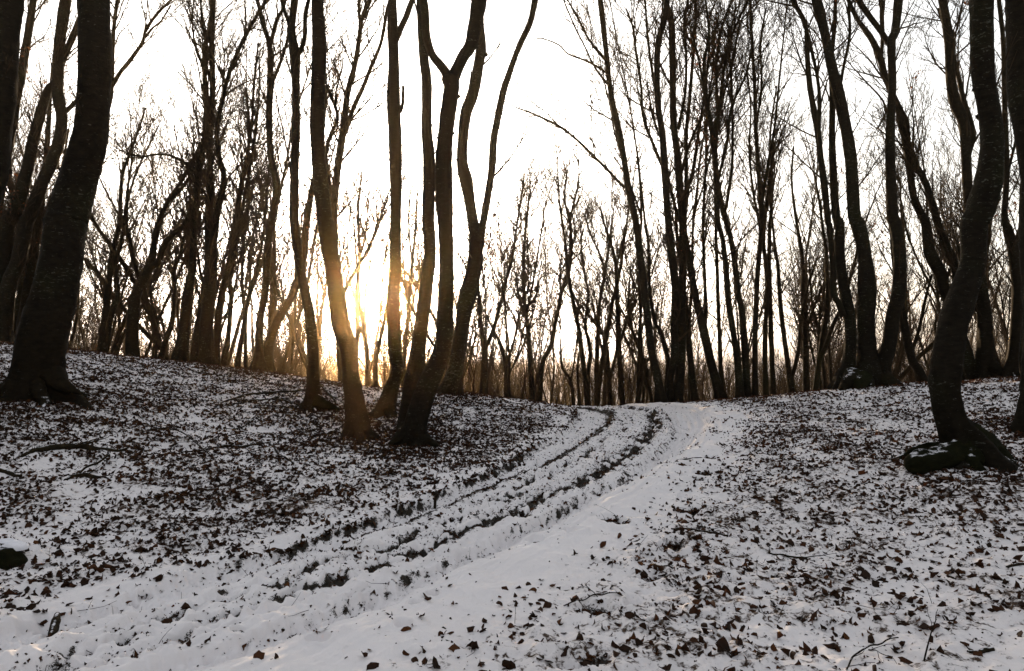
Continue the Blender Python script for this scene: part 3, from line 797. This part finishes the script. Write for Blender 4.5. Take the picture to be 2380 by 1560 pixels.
1545,934,14 1552,837,11 1530,760,10 1523,754,10 1510,670,8 1507,570,7 1500,521,6 1490,430,5 1480,350,4
T|finely branched young tree left of the sun, behind the knotted beech|26|2.5|
826,905,12 828,820,11 832,760,10 828,690,9 836,600,8 832,500,6 840,400,4
828,800,6 845,740,5 850,680,4 862,600,3
830,720,5 812,640,4 808,560,3 815,480,3
833,620,5 850,540,4 858,460,3
T|finely branched young tree right of the sun, behind the upright beech|27|2.5|
938,908,12 940,820,10 948,740,9 955,640,8 965,540,6 970,440,4
945,770,6 960,700,5 985,600,4 1000,520,3
950,700,5 938,620,4 935,540,3
958,620,5 950,520,4 955,430,3
T|thin leaning stem below the sun, left of a straighter one|22|4|
855,900,13 853,820,11 846,770,10 836,700,8 828,600,5 822,520,4
T|thin straight stem directly under the sun|23|4|
872,905,13 874,837,11 888,770,9 903,690,7 908,600,5 915,500,4
"""

def parse_trees():
    out = []
    for ln in TREES.strip().splitlines():
        if ln.startswith('T|'):
            _, lab, dep, tw, fl = ln.split('|'); out.append(dict(label=lab, dep=dep, tw=float(tw), fl=fl, stems=[]))
        else:
            out[-1]['stems'].append(np.array([[float(q) for q in w.split(',')] for w in ln.split()]))
    return out

TREE_FEET = []
def build_tree(i, T):
    rng = np.random.default_rng(1000 + i)
    s0 = T['stems'][0]
    if T['dep'] == 'hit':
        D = ground_hit(s0[0, 0], s0[0, 1])[1]
    else: D = float(T['dep'])
    clump = 'four trunks' in T['label']
    b = at_depth(s0[0, 0], s0[0, 1], D)
    foot = np.array([b[0], b[1], float(base_h(b[0], b[1]))])
    TREE_FEET.append((foot, s0[0, 2] / FPX * D / 2))
    root = empty("beech_tree" if ('b' in T['fl']) else "bare_tree", foot, T['label'], "tree")
    crown = MB(); leaves = [] if 'l' in T['fl'] else None
    main = None
    for k, st in enumerate(T['stems']):
        wmax = st[:, 2].max()
        n = int(max(6, np.abs(np.diff(st[:, :2], axis=0)).sum() / (7 if wmax > 25 else 10)))
        C = catmull(st, n)
        C[:, 2] = np.maximum(C[:, 2], 1.2)
        L = np.r_[0, np.cumsum(np.hypot(np.diff(C[:, 0]), np.diff(C[:, 1])))] / FPX * D
        drift = rng.normal() * (0.03 if k == 0 else 0.14)
        ph = rng.uniform(0, 50)
        dz = drift * L + 0.22 * (perlin(L * .45 + ph, L * 0 + k, 70 + i) - perlin(ph, float(k), 70 + i)) * np.minimum(1, L)
        if k == 0: main = (C.copy(), dz.copy())
        else:
            d2 = np.hypot(main[0][:, 0] - C[0, 0], main[0][:, 1] - C[0, 1])
            j = d2.argmin()
            if d2[j] < 30: dz = dz + main[1][j]
        P = np.array([at_depth(c[0], c[1], D + z) for c, z in zip(C, dz)])
        R = C[:, 2] * 0.5 / FPX * (D + dz)
        rooted = k == 0 or (clump and k in (1, 3)) or (abs(st[0, 1] - s0[0, 1]) < 10 and st[0, 1] > 700)
        if rooted:
            g = float(base_h(P[0, 0], P[0, 1]))
            gap = P[0, 2] - g
            down = max(0.0, gap) + 0.18
            nn = max(1, int(down / 0.25))
            lead = [P[0] - np.array([(P[1] - P[0])[0] * .0, 0, down * (nn - q) / nn]) for q in range(nn)]
            P = np.vstack([lead, P]); R = np.r_[[R[0] * (1.0 + .12 * (nn - q) / nn) for q in range(nn)], R]
        if st[-1, 1] < 15:      # carry on above the frame
            tdir = unit(unit(P[-1] - P[-4]) + np.array([0, 0, .25]))
            ln = rng.uniform(2.5, 4.5) * (1 if R[-1] < .08 else 1.5)
            P2, R2 = wander(rng, P[-1], tdir, ln, R[-1], max(.006, R[-1] * .25), 9, .06, .09)
            P = np.vstack([P, P2[1:]]); R = np.r_[R, R2[1:]]
        big = R.max() > 0.12
        sides = 22 if R.max() > .2 else (14 if R.max() > .08 else 8)
        mb = MB(); lob = None
        if rooted and R.max() > .1:
            z0 = P[0, 2] + .18; nl = rng.integers(3, 6); p0 = rng.uniform(0, 6)
            def lob(P_, th, z0=z0, nl=nl, p0=p0):
                h = np.maximum(P_[:, 2] - z0, 0)[:, None]
                return 1 + .45 * np.exp(-h / .26) * (np.cos(nl * th + p0)[None, :] + .3 * np.cos(2 * th)[None, :]) + .05 * np.exp(-h / 1.2) * np.cos(nl * th + p0)[None, :]
        mb.tube(P, R, sides, True, lob, 0.10 if big else 0.13, i * 13 + k)
        # knots and stubs
        if big:
            for q in range(int(rng.integers(2, 6))):
                j = int(rng.uniform(.25, .95) * (len(P) - 1)); tt = unit(P[min(j + 1, len(P) - 1)] - P[j - 1])
                dd = rot_in(rng, tt, rng.uniform(.8, 1.3)); rr = R[j] * rng.uniform(.16, .3)
                mb.tube(np.array([P[j] + dd * R[j] * .6, P[j] + dd * R[j] * 1.0, P[j] + dd * (R[j] * 1.15 + .02)]), np.array([rr * 1.6, rr * 1.1, rr * .75]), 8, True, None, .2, q)
        nm = "trunk" if (k == 0 or rooted or (clump and k < 4)) else "limb"
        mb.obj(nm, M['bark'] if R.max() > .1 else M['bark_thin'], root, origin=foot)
        # side branches
        seg = np.linalg.norm(np.diff(P, axis=0), axis=1); Lp = np.r_[0, np.cumsum(seg)]
        num = int(T['tw'] * (.62 if 1500 < s0[0, 0] < 1960 else 1.2) * Lp[-1] * (1.0 if k == 0 else 1.25) * 1.0)
        for q in range(num):
            u = rng.uniform(0.0, 1.0) ** 0.8; x = np.interp(u * Lp[-1], Lp, np.arange(len(P))); j = min(int(x), len(P) - 2)
            p = P[j] + (P[j + 1] - P[j]) * (x - j); r = R[j]
            hgt = p[2] - foot[2]
            if hgt < 0.9 or rng.uniform() > sstep(.5, 4.0, hgt) + .15: continue
            tt = unit(P[j + 1] - P[j]); dd = rot_in(rng, tt, rng.uniform(.3, 1.0)); dd = unit(dd + np.array([0, 0, rng.uniform(-.05, .4)]))
            ln = rng.uniform(.5, 2.5) * (1.0 if r < .12 else .8) * (.6 if T['tw'] < 1 else 1)
            twig_tree(crown, rng, p, dd, ln, min(r * .5, .006 + .0085 * ln), 0, .0026 if D < 15 else .0034, .04, leaves if rng.uniform() < .4 else None)
    if crown.v: crown.obj("crown", M['twig'], root, origin=foot)
    if leaves:
        lm = MB()
        for p in leaves[:220]: add_leaf(lm, rng, p, rng.uniform(.05, .09), rng.uniform(0, 1), 1.2)
        lm.obj("withered_leaves", M['tree_leaf'], root, smooth=False, origin=foot)
    return root, foot, D

built = []
for i, T in enumerate(parse_trees()):
    built.append(build_tree(i, T))
def spread_roots(root, foot, rad, seed):
    """short buttress roots running out from the foot into the leaves"""
    rng = np.random.default_rng(seed); n = int(rng.integers(4, 7)); a0 = rng.uniform(0, 6.28)
    for q in range(n):
        a = a0 + q * 6.28 / n + rng.normal() * .25; L = rad * rng.uniform(1.1, 2.0) + .12; P = []
        for u in np.linspace(0, 1, 9):
            a += rng.normal() * .06
            x = foot[0] + math.cos(a) * (rad * .45 + L * u); y = foot[1] + math.sin(a) * (rad * .45 + L * u)
            P.append([x, y, float(base_h(x, y)) + rad * (.75 * (1 - u) ** 2.2) - .035 * u])
        R = rad * (.34 * (1 - np.linspace(0, 1, 9)) ** .8 + .05)
        mb = MB(); mb.tube(np.array(P), R, 12, True, None, .25, seed + q); mb.obj("root", M['root'], root, origin=foot)
for i, ((r_, f_, D_), T_) in enumerate(zip(built, parse_trees())):
    if T_['dep'] == 'hit' or D_ < 18:
        spread_roots(r_, f_, min(.42, T_['stems'][0][1:3, 2].mean() / FPX * D_ / 2), 4000 + i)
def tree_like(txt):
    for r, f, D in built:
        if txt in r['label']: return r, f, D

# roots and snow lodged on them
def root_tube(txt, pts, m, rough=.16, seed=0, name="root", sides=20):
    r, f, D = tree_like(txt)
    P = []; R = []
    for px, py, w, d, lift in pts:
        p = at_depth(px, py, d); P.append(p + np.array([0, 0, lift])); R.append(w * .5 / FPX * d)
    A = catmull(np.c_[np.array(P), np.array(R)], 30)
    mb = MB(); mb.tube(A[:, :3], np.maximum(A[:, 3], .01), sides, True, None, rough, seed); mb.obj(name, m, r, origin=f)
f = tree_like("elegantly curved")[1]; d = f[1]
root_tube("elegantly curved", [(2238,1050,62,d-.05,0),(2200,1064,54,d-.2,0),(2165,1074,56,d-.3,0),(2130,1080,52,d-.35,0),(2112,1084,34,d-.36,0)], M['moss'], .34, 3)
root_tube("elegantly curved", [(2245,1010,60,d,0),(2285,1034,58,d-.05,0),(2325,1060,40,d-.05,0),(2360,1082,18,d-.05,0)], M['moss'], .2, 4)
root_tube("elegantly curved", [(2210,1050,40,d+.15,0),(2150,1040,22,d+.3,0),(2100,1062,14,d+.3,0),(2072,1072,8,d+.25,0)], M['moss'], .3, 5)
root_tube("elegantly curved", [(2250,1060,60,d-.1,0),(2262,1085,42,d-.3,0),(2290,1098,14,d-.4,0)], M['moss'], .2, 6)



f = tree_like("leftmost of the front group")[1]; d = f[1]
root_tube("leftmost of the front group", [(730,930,34,d-.02,0),(752,940,26,d-.1,0),(772,947,16,d-.1,0),(788,952,6,d-.1,0)], M['moss'], .2, 7)

f = tree_like("thick leaning beech on")[1]; d = f[1]
root_tube("thick leaning beech on", [(120,870,50,d-.05,0),(142,893,36,d-.1,0),(165,905,20,d-.1,0),(190,914,8,d-.1,0)], M['root'], .2, 8)
root_tube("thick leaning beech on", [(50,880,50,d-.2,0),(25,905,40,d-.35,0),(2,920,24,d-.4,0),(-15,926,12,d-.4,0)], M['root'], .2, 9)


t_ = "massive beech clump"; d = tree_like(t_)[2]
root_tube(t_, [(1985,870,40,d-.3,0),(1970,890,30,d-.5,0),(1955,905,14,d-.6,0)], M['root'], .2, 21)
root_tube(t_, [(2000,880,50,d-.35,0),(1998,895,36,d-.6,0),(1994,908,16,d-.8,0)], M['moss'], .2, 22)
root_tube(t_, [(2050,880,40,d-.2,0),(2075,895,30,d-.3,0),(2105,903,14,d-.35,0)], M['root'], .2, 23)


t_ = "wavy trunk passing"; d = tree_like(t_)[2]
root_tube(t_, [(2300,850,36,d-.1,0),(2322,868,24,d-.2,0),(2345,880,10,d-.2,0)], M['root'], .2, 24)

root_tube("wide Y fork", [(940,1000,30,tree_like("wide Y fork")[2]-.05,0),(925,1018,24,tree_like("wide Y fork")[2]-.15,0),(905,1032,10,tree_like("wide Y fork")[2]-.2,0)], M['root'], .2, 27)
root_tube("wide Y fork", [(975,1015,36,tree_like("wide Y fork")[2]-.05,0),(1000,1030,22,tree_like("wide Y fork")[2]-.1,0),(1022,1040,8,tree_like("wide Y fork")[2]-.1,0)], M['root'], .2, 28)


# ------------------------------------------------------------------ young trees behind the crest (copies of a few grown ones)
def grow_sapling(seed, H, r, lean, leafy):
    rng = np.random.default_rng(seed)
    tr = MB(); cr_ = MB(); lv = [] if leafy else None
    stems = []
    ns = rng.integers(1, 4)
    for k in range(ns):
        if k == 0: p = np.array([0, 0, -.4]); d = unit(np.array([lean[0], lean[1], 1.0])); h = H; rr = r
        else:
            P0, R0 = stems[0]; j = rng.integers(2, len(P0) // 2); p = P0[j]; rr = R0[j] * .75
            d = rot_in(rng, unit(P0[j + 1] - P0[j]), rng.uniform(.3, .6)); h = (H - p[2]) * rng.uniform(.7, .95)
        P, R = wander(rng, p, d, h, rr, .006, 16, .045, .075)
        R = rr * (1 - np.linspace(0, 1, len(P)) ** 1.3) + .006
        stems.append((P, R)); tr.tube(P, R, 7, True, None, .1, seed + k)
        for q in range(int(h * 3.2)):
            u = rng.uniform(.12, 1) ** .85; x = u * (len(P) - 1); j = min(int(x), len(P) - 2)
            pp = P[j] + (P[j + 1] - P[j]) * (x - j); tt = unit(P[j + 1] - P[j])
            dd = unit(rot_in(rng, tt, rng.uniform(.3, .85)) + np.array([0, 0, .2]))
            ln = rng.uniform(.7, 2.9) * (1.1 - .4 * u)
            twig_tree(cr_, rng, pp, dd, ln, min(R[j] * .6, .006 + .008 * ln), 0, .0042, .05, lv if (leafy and rng.uniform() < .3) else None, .8)
    lm = None
    if lv:
        lm = MB()
        for p in lv[:160]: add_leaf(lm, rng, p, rng.uniform(.06, .1), rng.uniform(0, 1), 1.2)
        lm = lm.mesh("withered_leaves", M['tree_leaf'], False)
    return tr.mesh("trunk", M['bark_thin']), cr_.mesh("crown", M['twig']), lm
SAP = []
for k in range(12):
    rg = np.random.default_rng(500 + k)
    SAP.append(grow_sapling(300 + k, rg.uniform(8, 12.5), rg.uniform(.035, .075) if k % 3 else rg.uniform(.08, .12), rg.normal(size=2) * .10, k % 4 == 0))
rg = np.random.default_rng(77)
GRP = "slim bare trees in the hazy wood beyond the crest"
cnt = 0
placed = []
tries = 0
while cnt < 235 and tries < 4000:
    tries += 1
    Y = 21.5 + 36 * rg.uniform() ** 1.3
    px = rg.uniform(-250, 2630)
    if 1140 < px < 1360 and rg.uniform() < .35: continue
    if (815 < px < 925 and Y < 30) or (780 < px < 1010 and rg.uniform() < .6) or (1420 < px < 1850 and rg.uniform() < .65) or (px >= 1850 and rg.uniform() < .3): continue
    if 2380 < px or px < 0:
        if rg.uniform() < .4: continue
    X = (px - W0 / 2) / FPX * Y
    if any((X - a) ** 2 + (Y - b) ** 2 < .8 ** 2 for a, b in placed): continue
    placed.append((X, Y))
    z = float(base_h(X, Y))
    tr, cr_, lm = SAP[rg.integers(0, len(SAP))]
    o = empty("bare_tree", (X, Y, z), "slim bare tree in the hazy thicket beyond the snowy crest", "tree", GRP)
    sc = rg.uniform(.72, 1.12) * (.98 if 1140 < px < 1400 else (1.1 if px < 900 else 1))
    o.scale = (sc, sc, sc * (rg.uniform(1.0, 1.3) if px > 1480 else rg.uniform(1, 1.2)))
    lean = -.10 if px < 700 else (.06 if px > 1500 else 0)
    o.rotation_euler = (rg.normal() * .03, -lean + rg.normal() * .04, rg.uniform(0, 6.28))
    for nm, me in (("trunk", tr), ("crown", cr_), ("withered_leaves", lm)):
        if me is None: continue
        c = bpy.data.objects.new(nm, me); COL.objects.link(c); c.parent = o
    cnt += 1

# unseen trees added beside and behind the camera to block sky light
rg = np.random.default_rng(78)
for i in range(80):
    a = rg.uniform(math.radians(64), math.radians(296)); r = rg.uniform(9, 38)
    X, Y = math.sin(a) * r, math.cos(a) * r
    if track_st([X], [Y])[0][0] > -3 and track_st([X], [Y])[0][0] < 3: continue
    tr, cr_, lm = SAP[rg.integers(0, len(SAP))]
    o = empty("bare_tree", (X, Y, float(base_h(X, Y))), "unseen slim bare tree added around the viewpoint to block sky light", "tree", "unseen trees added around the viewpoint")
    sc = rg.uniform(.9, 1.4); o.scale = (sc * 1.25, sc * 1.25, sc); o.rotation_euler = (rg.normal() * .04, rg.normal() * .04, rg.uniform(0, 6.28))
    for nm, me in (("trunk", tr), ("crown", cr_), ("withered_leaves", lm)):
        if me is None: continue
        c = bpy.data.objects.new(nm, me); COL.objects.link(c); c.parent = o

# far wood and undergrowth (masses nobody could count)
def far_wood():
    mb = MB(); rng = np.random.default_rng(9)
    for i in range(1500):
        Y = 58 + 110 * rng.uniform() ** 1.1
        px = rng.uniform(-500, 2880)
        X = (px - W0 / 2) / FPX * Y
        z = float(base_h(X, Y)); H = rng.uniform(7.5, 10.5)
        if px < 800 or 930 < px < 1050: H *= 1.25
        if abs(px - 864) < 60: H *= .8
        d = unit(np.array([rng.normal() * .08, rng.normal() * .08, 1]))
        P, R = wander(rng, (X, Y, z - .3), d, H, rng.uniform(.07, .14), .012, 7, .04, .07)
        mb.tube(P, R, 4, False)
        for q in range(24):
            j = rng.integers(1, 7); tt = unit(P[j] - P[j - 1]); u = rng.uniform()
            pp = P[j - 1] + (P[j] - P[j - 1]) * u
            dd = unit(rot_in(rng, tt, rng.uniform(.4, 1.0)) + np.array([0, 0, .25]))
            P2, R2 = wander(rng, pp, dd, rng.uniform(1.0, 3.0), .026, .009, 3, .08, .2)
            mb.tube(P2, R2, 3, False)
            for w in range(2):
                k = rng.integers(1, 4)
                P3, R3 = wander(rng, P2[k], rot_in(rng, dd, .6), rng.uniform(.5, 1.3), .014, .007, 2, .08, .2)
                mb.tube(P3, R3, 3, False)
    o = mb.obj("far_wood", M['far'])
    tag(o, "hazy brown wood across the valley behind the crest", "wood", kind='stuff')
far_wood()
def undergrowth():
    mb = MB(); rng = np.random.default_rng(10)
    for i in range(760):
        Y = 22 + 34 * rng.uniform() ** 1.2
        px = rng.uniform(-200, 2580)
        if 790 < px < 950 and Y < 40: continue
        X = (px - W0 / 2) / FPX * Y
        z = float(base_h(X, Y)); H = rng.uniform(1.0, 3.2)
        for q in range(rng.integers(3, 7)):
            d = unit(np.array([rng.normal() * .35, rng.normal() * .35, 1]))
            twig_tree(mb, rng, np.array([X, Y, z - .1]) + rng.normal(size=3) * np.array([.2, .2, 0]), d, H * rng.uniform(.6, 1), .012, 0, .004, .05, None, .55)
    o = mb.obj("undergrowth", M['twig'])
    tag(o, "brown leafless brushwood under the slim trees beyond the crest", "undergrowth", kind='stuff')
undergrowth()

# ------------------------------------------------------------------ fallen branches, stumps, stone
def fallen(label, lines, seed, twigs=0, mat_=None, name="fallen_branch", cat="branch", lift=.5, rough=.12, group=None, spread=.5):
    rng = np.random.default_rng(seed)
    first = ground_hit(lines[0][0][0], lines[0][0][1])
    o3 = np.array([first[0], first[1], float(ground_z(first[0], first[1])[0])])
    mb = MB()
    for L in lines:
        A = catmull(np.array([(*a, 0.0)[:4] for a in L], float), max(6, len(L) * 4))
        G = np.array([ground_hit(a[0], a[1]) for a in A])
        R = A[:, 2] * .5 / FPX * G[:, 1]
        G[:, 2] = ground_z(G[:, 0], G[:, 1]) + R * lift + (A[:, 3] if A.shape[1] > 3 else 0)
        G[1:-1] = (G[:-2] + 2 * G[1:-1] + G[2:]) / 4
        mb.tube(G, R, 9, True, None, rough, seed)
        for q in range(twigs):
            j = rng.integers(1, len(G) - 1); tt = unit(G[j + 1] - G[j - 1]); dd = rot_in(rng, tt, rng.uniform(.4, .9)); dd[2] = abs(dd[2]) * spread; dd = unit(dd)
            twig_tree(mb, rng, G[j], dd, rng.uniform(.15, .45) * min(1.2, G[j][1] / 9), max(.0025, R[j] * .45), 1, .0015, -.04, None, .8)
    o = mb.obj(name, mat_ or M['wood'], None, origin=o3)
    return tag(o, label, cat, group)
fallen("dark rotting log half sunk in the leaves, lower left slope", [[(40,1064,4),(60,1060,9),(88,1053,14),(141,1047,16),(200,1046,14),(260,1050,8),(306,1044,4)]], 1, 3, name="fallen_log", cat="log")
fallen("long low branch lying left of the mossy footed beech", [[(499,949,4),(527,932,5),(570,921,6),(633,916,6),(712,909,6)], [(570,921,4),(560,935,3),(530,948,3)]], 2, 9)
fallen("tangled thin branch pile in front of the mossy footed beech", [[(520,950,3),(563,939,4),(615,928,5),(650,932,5),(700,946,5)], [(590,946,3),(640,944,4),(690,950,4)]], 3, 12)
fallen("straight stick propped against the mossy foot of the slim beech", [[(745,912,5,.12),(765,926,5,.06),(785,942,5)]], 4, 1)
fallen("thin forked stick on the slope behind the knobbly fallen branch", [[(492,1009,3),(527,998,4),(570,991,4),(598,974,3),(612,968,3)]], 5, 4)
fallen("knobbly fallen branch with side arms in the middle of the left slope", [[(422,1053,5),(471,1050,7),(520,1040,7),(563,1039,7),(628,1028,5)], [(626,1031,4),(650,1058,5),(682,1083,5)], [(570,1042,4),(590,1060,4),(608,1079,3)]], 6, 3)
fallen("twiggy dry branch reaching left from the knobbly fallen one", [[(492,1065,3),(440,1034,3,.08),(387,1013,3,.1),(330,1016,2,.05)]], 7, 14, spread=1.1)
fallen("short bent stick pointing up right, lower left slope", [[(148,1118,3),(180,1103,4),(197,1097,5,.05),(253,1078,5,.1)]], 8, 3)
fallen("dark flat branch under the short bent stick", [[(151,1117,6),(190,1106,11),(220,1106,10),(246,1112,5)]], 9, 2)
fallen("dark branch end entering from the left edge", [[(-30,1092,11),(0,1097,11),(21,1104,11),(50,1114,6)]], 10, 1)
fallen("dark branch on the ground at the foot of the thick leaning beech", [[(118,926,4),(162,921,6),(204,911,4)]], 11, 3)
fallen("snow covered stick right of the track, middle distance", [[(1560,1233,4),(1600,1237,6),(1650,1243,7),(1692,1247,5)]], 12, 2)
fallen("broken stick with a thick end, right of the track", [[(1785,1283,4),(1820,1288,5),(1855,1296,6),(1874,1300,11)]], 13, 1)
fallen("forked twig lying at the bottom edge right of centre", [[(1968,1562,4),(1985,1532,4,.02),(2019,1520,4,.04),(2089,1503,3,.06)], [(2019,1520,3,.03),(2050,1530,2,.02),(2075,1537,2,.02)]], 14, 3)
fallen("upright dead sprig among leaf clumps near the bottom right", [[(2148,1543,4),(2156,1541,4,.06),(2166,1539,3,.13),(2180,1537,2,.19)]], 15, 2, spread=1.0)
fallen("thin forked twig on clean snow near the bottom centre", [[(1310,1411,3),(1363,1403,3,.01),(1390,1396,3,.02),(1440,1388,2,.02)], [(1390,1397,2,.01),(1375,1385,2,.02),(1360,1374,2,.03)]], 16, 1)
fallen("slender twig crossing the right rut near the bend", [[(1570,1078,3),(1600,1070,3),(1640,1066,2),(1668,1058,3)]], 17, 0)
fallen("stout stick half buried near the right edge", [[(2340,1320,6),(2360,1322,7),(2395,1312,7)]], 18, 0)
fallen("small chunk of bark standing in the left rut at lower left", [[(118,1478,14,.01),(124,1464,19,.03),(130,1448,19,.07),(133,1438,12,.09)]], 19, 0, name="wood_chunk", cat="wood chunk")
fallen("short stub of wood sticking up in the left rut mid way", [[(1011,1172,7),(1011,1171,7,.06),(1013,1170,6,.13),(1017,1169,3,.16)]], 20, 0, name="wood_chunk", cat="wood chunk")
fallen("short thick stick lying among leaves at the bottom right corner", [[(2250,1522,8),(2275,1516,11),(2310,1510,9)]], 21, 0)
# stone at the left edge
p = ground_hit(-6, 1310); 
sb = snow_blob(p + np.array([0, 0, -.05]), .17, .15, .20, 31)
st = sb.obj("mossy_stone", M['moss'], None, origin=p); tag(st, "dark mossy stone with a snow rim cut by the left edge", "stone")
sn = snow_blob(p + np.array([-.02, .05, .10]), .16, .12, .065, 32).obj("snow_patch", M['snow'], st, origin=p)

# ------------------------------------------------------------------ leaf litter
def scatter():
    rng = np.random.default_rng(3)
    N = 980000
    d = 2.6 + 17.5 * rng.uniform(size=N) ** .62
    px = rng.uniform(-900, 3200, size=N)
    X = (px - W0 / 2) / FPX * d; Y = d
    z, soil, lit, s, t, (al, cr) = surface(X, Y)
    # clumps, more leaves close to the feet of trees
    cl = perlin(X * 1.9, Y * 1.9, 81) * .55 + perlin(X * .6, Y * .6, 82) * .5 + perlin(X * 5, Y * 5, 83) * .4
    dens = lit * (0.60 + .8 * cl) + soil * 2.2 * (np.abs(s) < 4)
    for f, r in TREE_FEET:
        if f[1] < 18:
            q = np.hypot(X - f[0], Y - f[1]); dens += (lit > .2) * .9 * np.exp(-(q / .75) ** 2)
    dens = np.where(s > 0, dens * (.52 + .20 * sstep(6, 12, Y)), dens * 1.08)
    dens = np.where(np.hypot(X, Y) > 14, dens * .9, dens)
    area_w = d / 12.0           # samples get sparser with distance squared, keep near ones rarer
    keep = rng.uniform(size=N) < np.clip(dens, 0.0, 1.4) * .95 * np.clip(area_w * 1.4, .62, 1.0)
    X, Y, z, s, lit = X[keep], Y[keep], z[keep], s[keep], lit[keep]
    Z = base_h(X, Y) + z
    mb = MB(); n = len(X)
    tint = np.clip(rng.beta(1.6, 2.4, size=n) + .06 * np.where(s > 0, 1, 0), 0, 1)
    base = np.where(rng.uniform(size=n) < .40, rng.uniform(.028, .048, size=n), rng.uniform(.046, .082, size=n))
    tiny = rng.uniform(size=n) < .46
    tiny |= (s > al[keep]) & (s < cr[keep]) & (rng.uniform(size=n) < .85)
    base = np.where(tiny, rng.uniform(.012, .028, size=n), base)
    big = (Y < 8.5) & (rng.uniform(size=n) < np.where(s > 0, .022, .008)) & (lit > .3)
    base = np.where(big, rng.uniform(.075, .105, size=n), base)
    V = np.repeat(LEAFV[None], n, 0)
    V[:, :, 2] = V[:, :, 2] * rng.uniform(-1.5, 4.5, size=n)[:, None] + rng.normal(size=(n, NL)) * .05 + (rng.normal(size=n) * .9)[:, None] * (V[:, :, 0] - .5) ** 2 + (rng.normal(size=n) * .35)[:, None] * V[:, :, 0] * V[:, :, 1]
    V[:, :, 1] *= rng.uniform(.5, 1.2, size=n)[:, None]
    V[:, :, :2] += rng.normal(size=(n, NL, 2)) * .05
    V[:, :, 0] -= .5
    V *= base[:, None, None]
    yaw = rng.uniform(0, 2 * math.pi, size=n); pit = rng.normal(size=n) * .62; rol = rng.normal(size=n) * .62
    def rot(V, a, i, j):
        c = np.cos(a)[:, None]; s_ = np.sin(a)[:, None]
        vi = V[:, :, i] * c - V[:, :, j] * s_; vj = V[:, :, i] * s_ + V[:, :, j] * c
        V[:, :, i] = vi; V[:, :, j] = vj
    rot(V, rol, 1, 2); rot(V, pit, 0, 2); rot(V, yaw, 0, 1)
    V += np.stack([X, Y, Z + base * rng.uniform(-.16, .24, size=n)], 1)[:, None, :]
    F = (np.arange(n)[:, None, None] * NL + LEAFF3[None]).reshape(-1, 3)
    mb.raw(V.reshape(-1, 3), F, None, np.repeat(tint, NL))
    o = mb.obj("fallen_leaves", M['leaf'], None, smooth=False)
    tag(o, "dead brown beech leaves strewn over the snow", "leaves", kind='stuff')
    # dead grass stalks and bits of twig
    mb = MB()
    k = rng.choice(n, size=4000, replace=False)
    for i in k:
        p = np.array([X[i], Y[i], Z[i]]) + np.r_[rng.normal(size=2) * .04, 0]
        if rng.uniform() < .55:
            dd = unit(np.array([rng.normal() * .5, rng.normal() * .5, 1])); ln = rng.uniform(.04, .16)
        else:
            dd = unit(np.array([rng.normal(), rng.normal(), abs(rng.normal()) * .12])); ln = rng.uniform(.08, .3); p[2] += .008
        P, R = wander(rng, p, dd, ln, .0022, .0011, 3, 0, .2); mb.tube(P, R, 3, False)
    o = mb.obj("twig_litter", M['twig'], None)
    tag(o, "tiny dead stalks and twig bits poking from the snow", "litter", kind='stuff')
    print("leaves", n)
scatter()

# ------------------------------------------------------------------ haze
def haze():
    x, y0, y1, z0, z1 = 330, -330, 330, -14, 34
    V = np.array([[sx * x, y, z] for z in (z0, z1) for sx, y in ((-1, y0), (1, y0), (1, y1), (-1, y1))], float)
    Q = np.array([[3, 2, 1, 0], [4, 5, 6, 7], [0, 1, 5, 4], [1, 2, 6, 5], [2, 3, 7, 6], [3, 0, 4, 7]])
    m = bpy.data.materials.new("haze_air"); m.use_nodes = True
    n = m.node_tree.nodes; l = m.node_tree.links; n.clear()
    out = n.new("ShaderNodeOutputMaterial"); pv = n.new("ShaderNodeVolumePrincipled")
    pv.inputs["Color"].default_value = (0.98, 0.70, 0.38, 1)
    pv.inputs["Density"].default_value = HAZE_DENSITY
    pv.inputs["Anisotropy"].default_value = HAZE_G
    l.new(pv.outputs[0], out.inputs["Volume"])
    mb = MB(); mb.raw(V, None, Q)
    o = mb.obj("haze", m, None, smooth=False)
    tag(o, "thin winter haze filling the wood", "haze", kind='stuff')
haze()
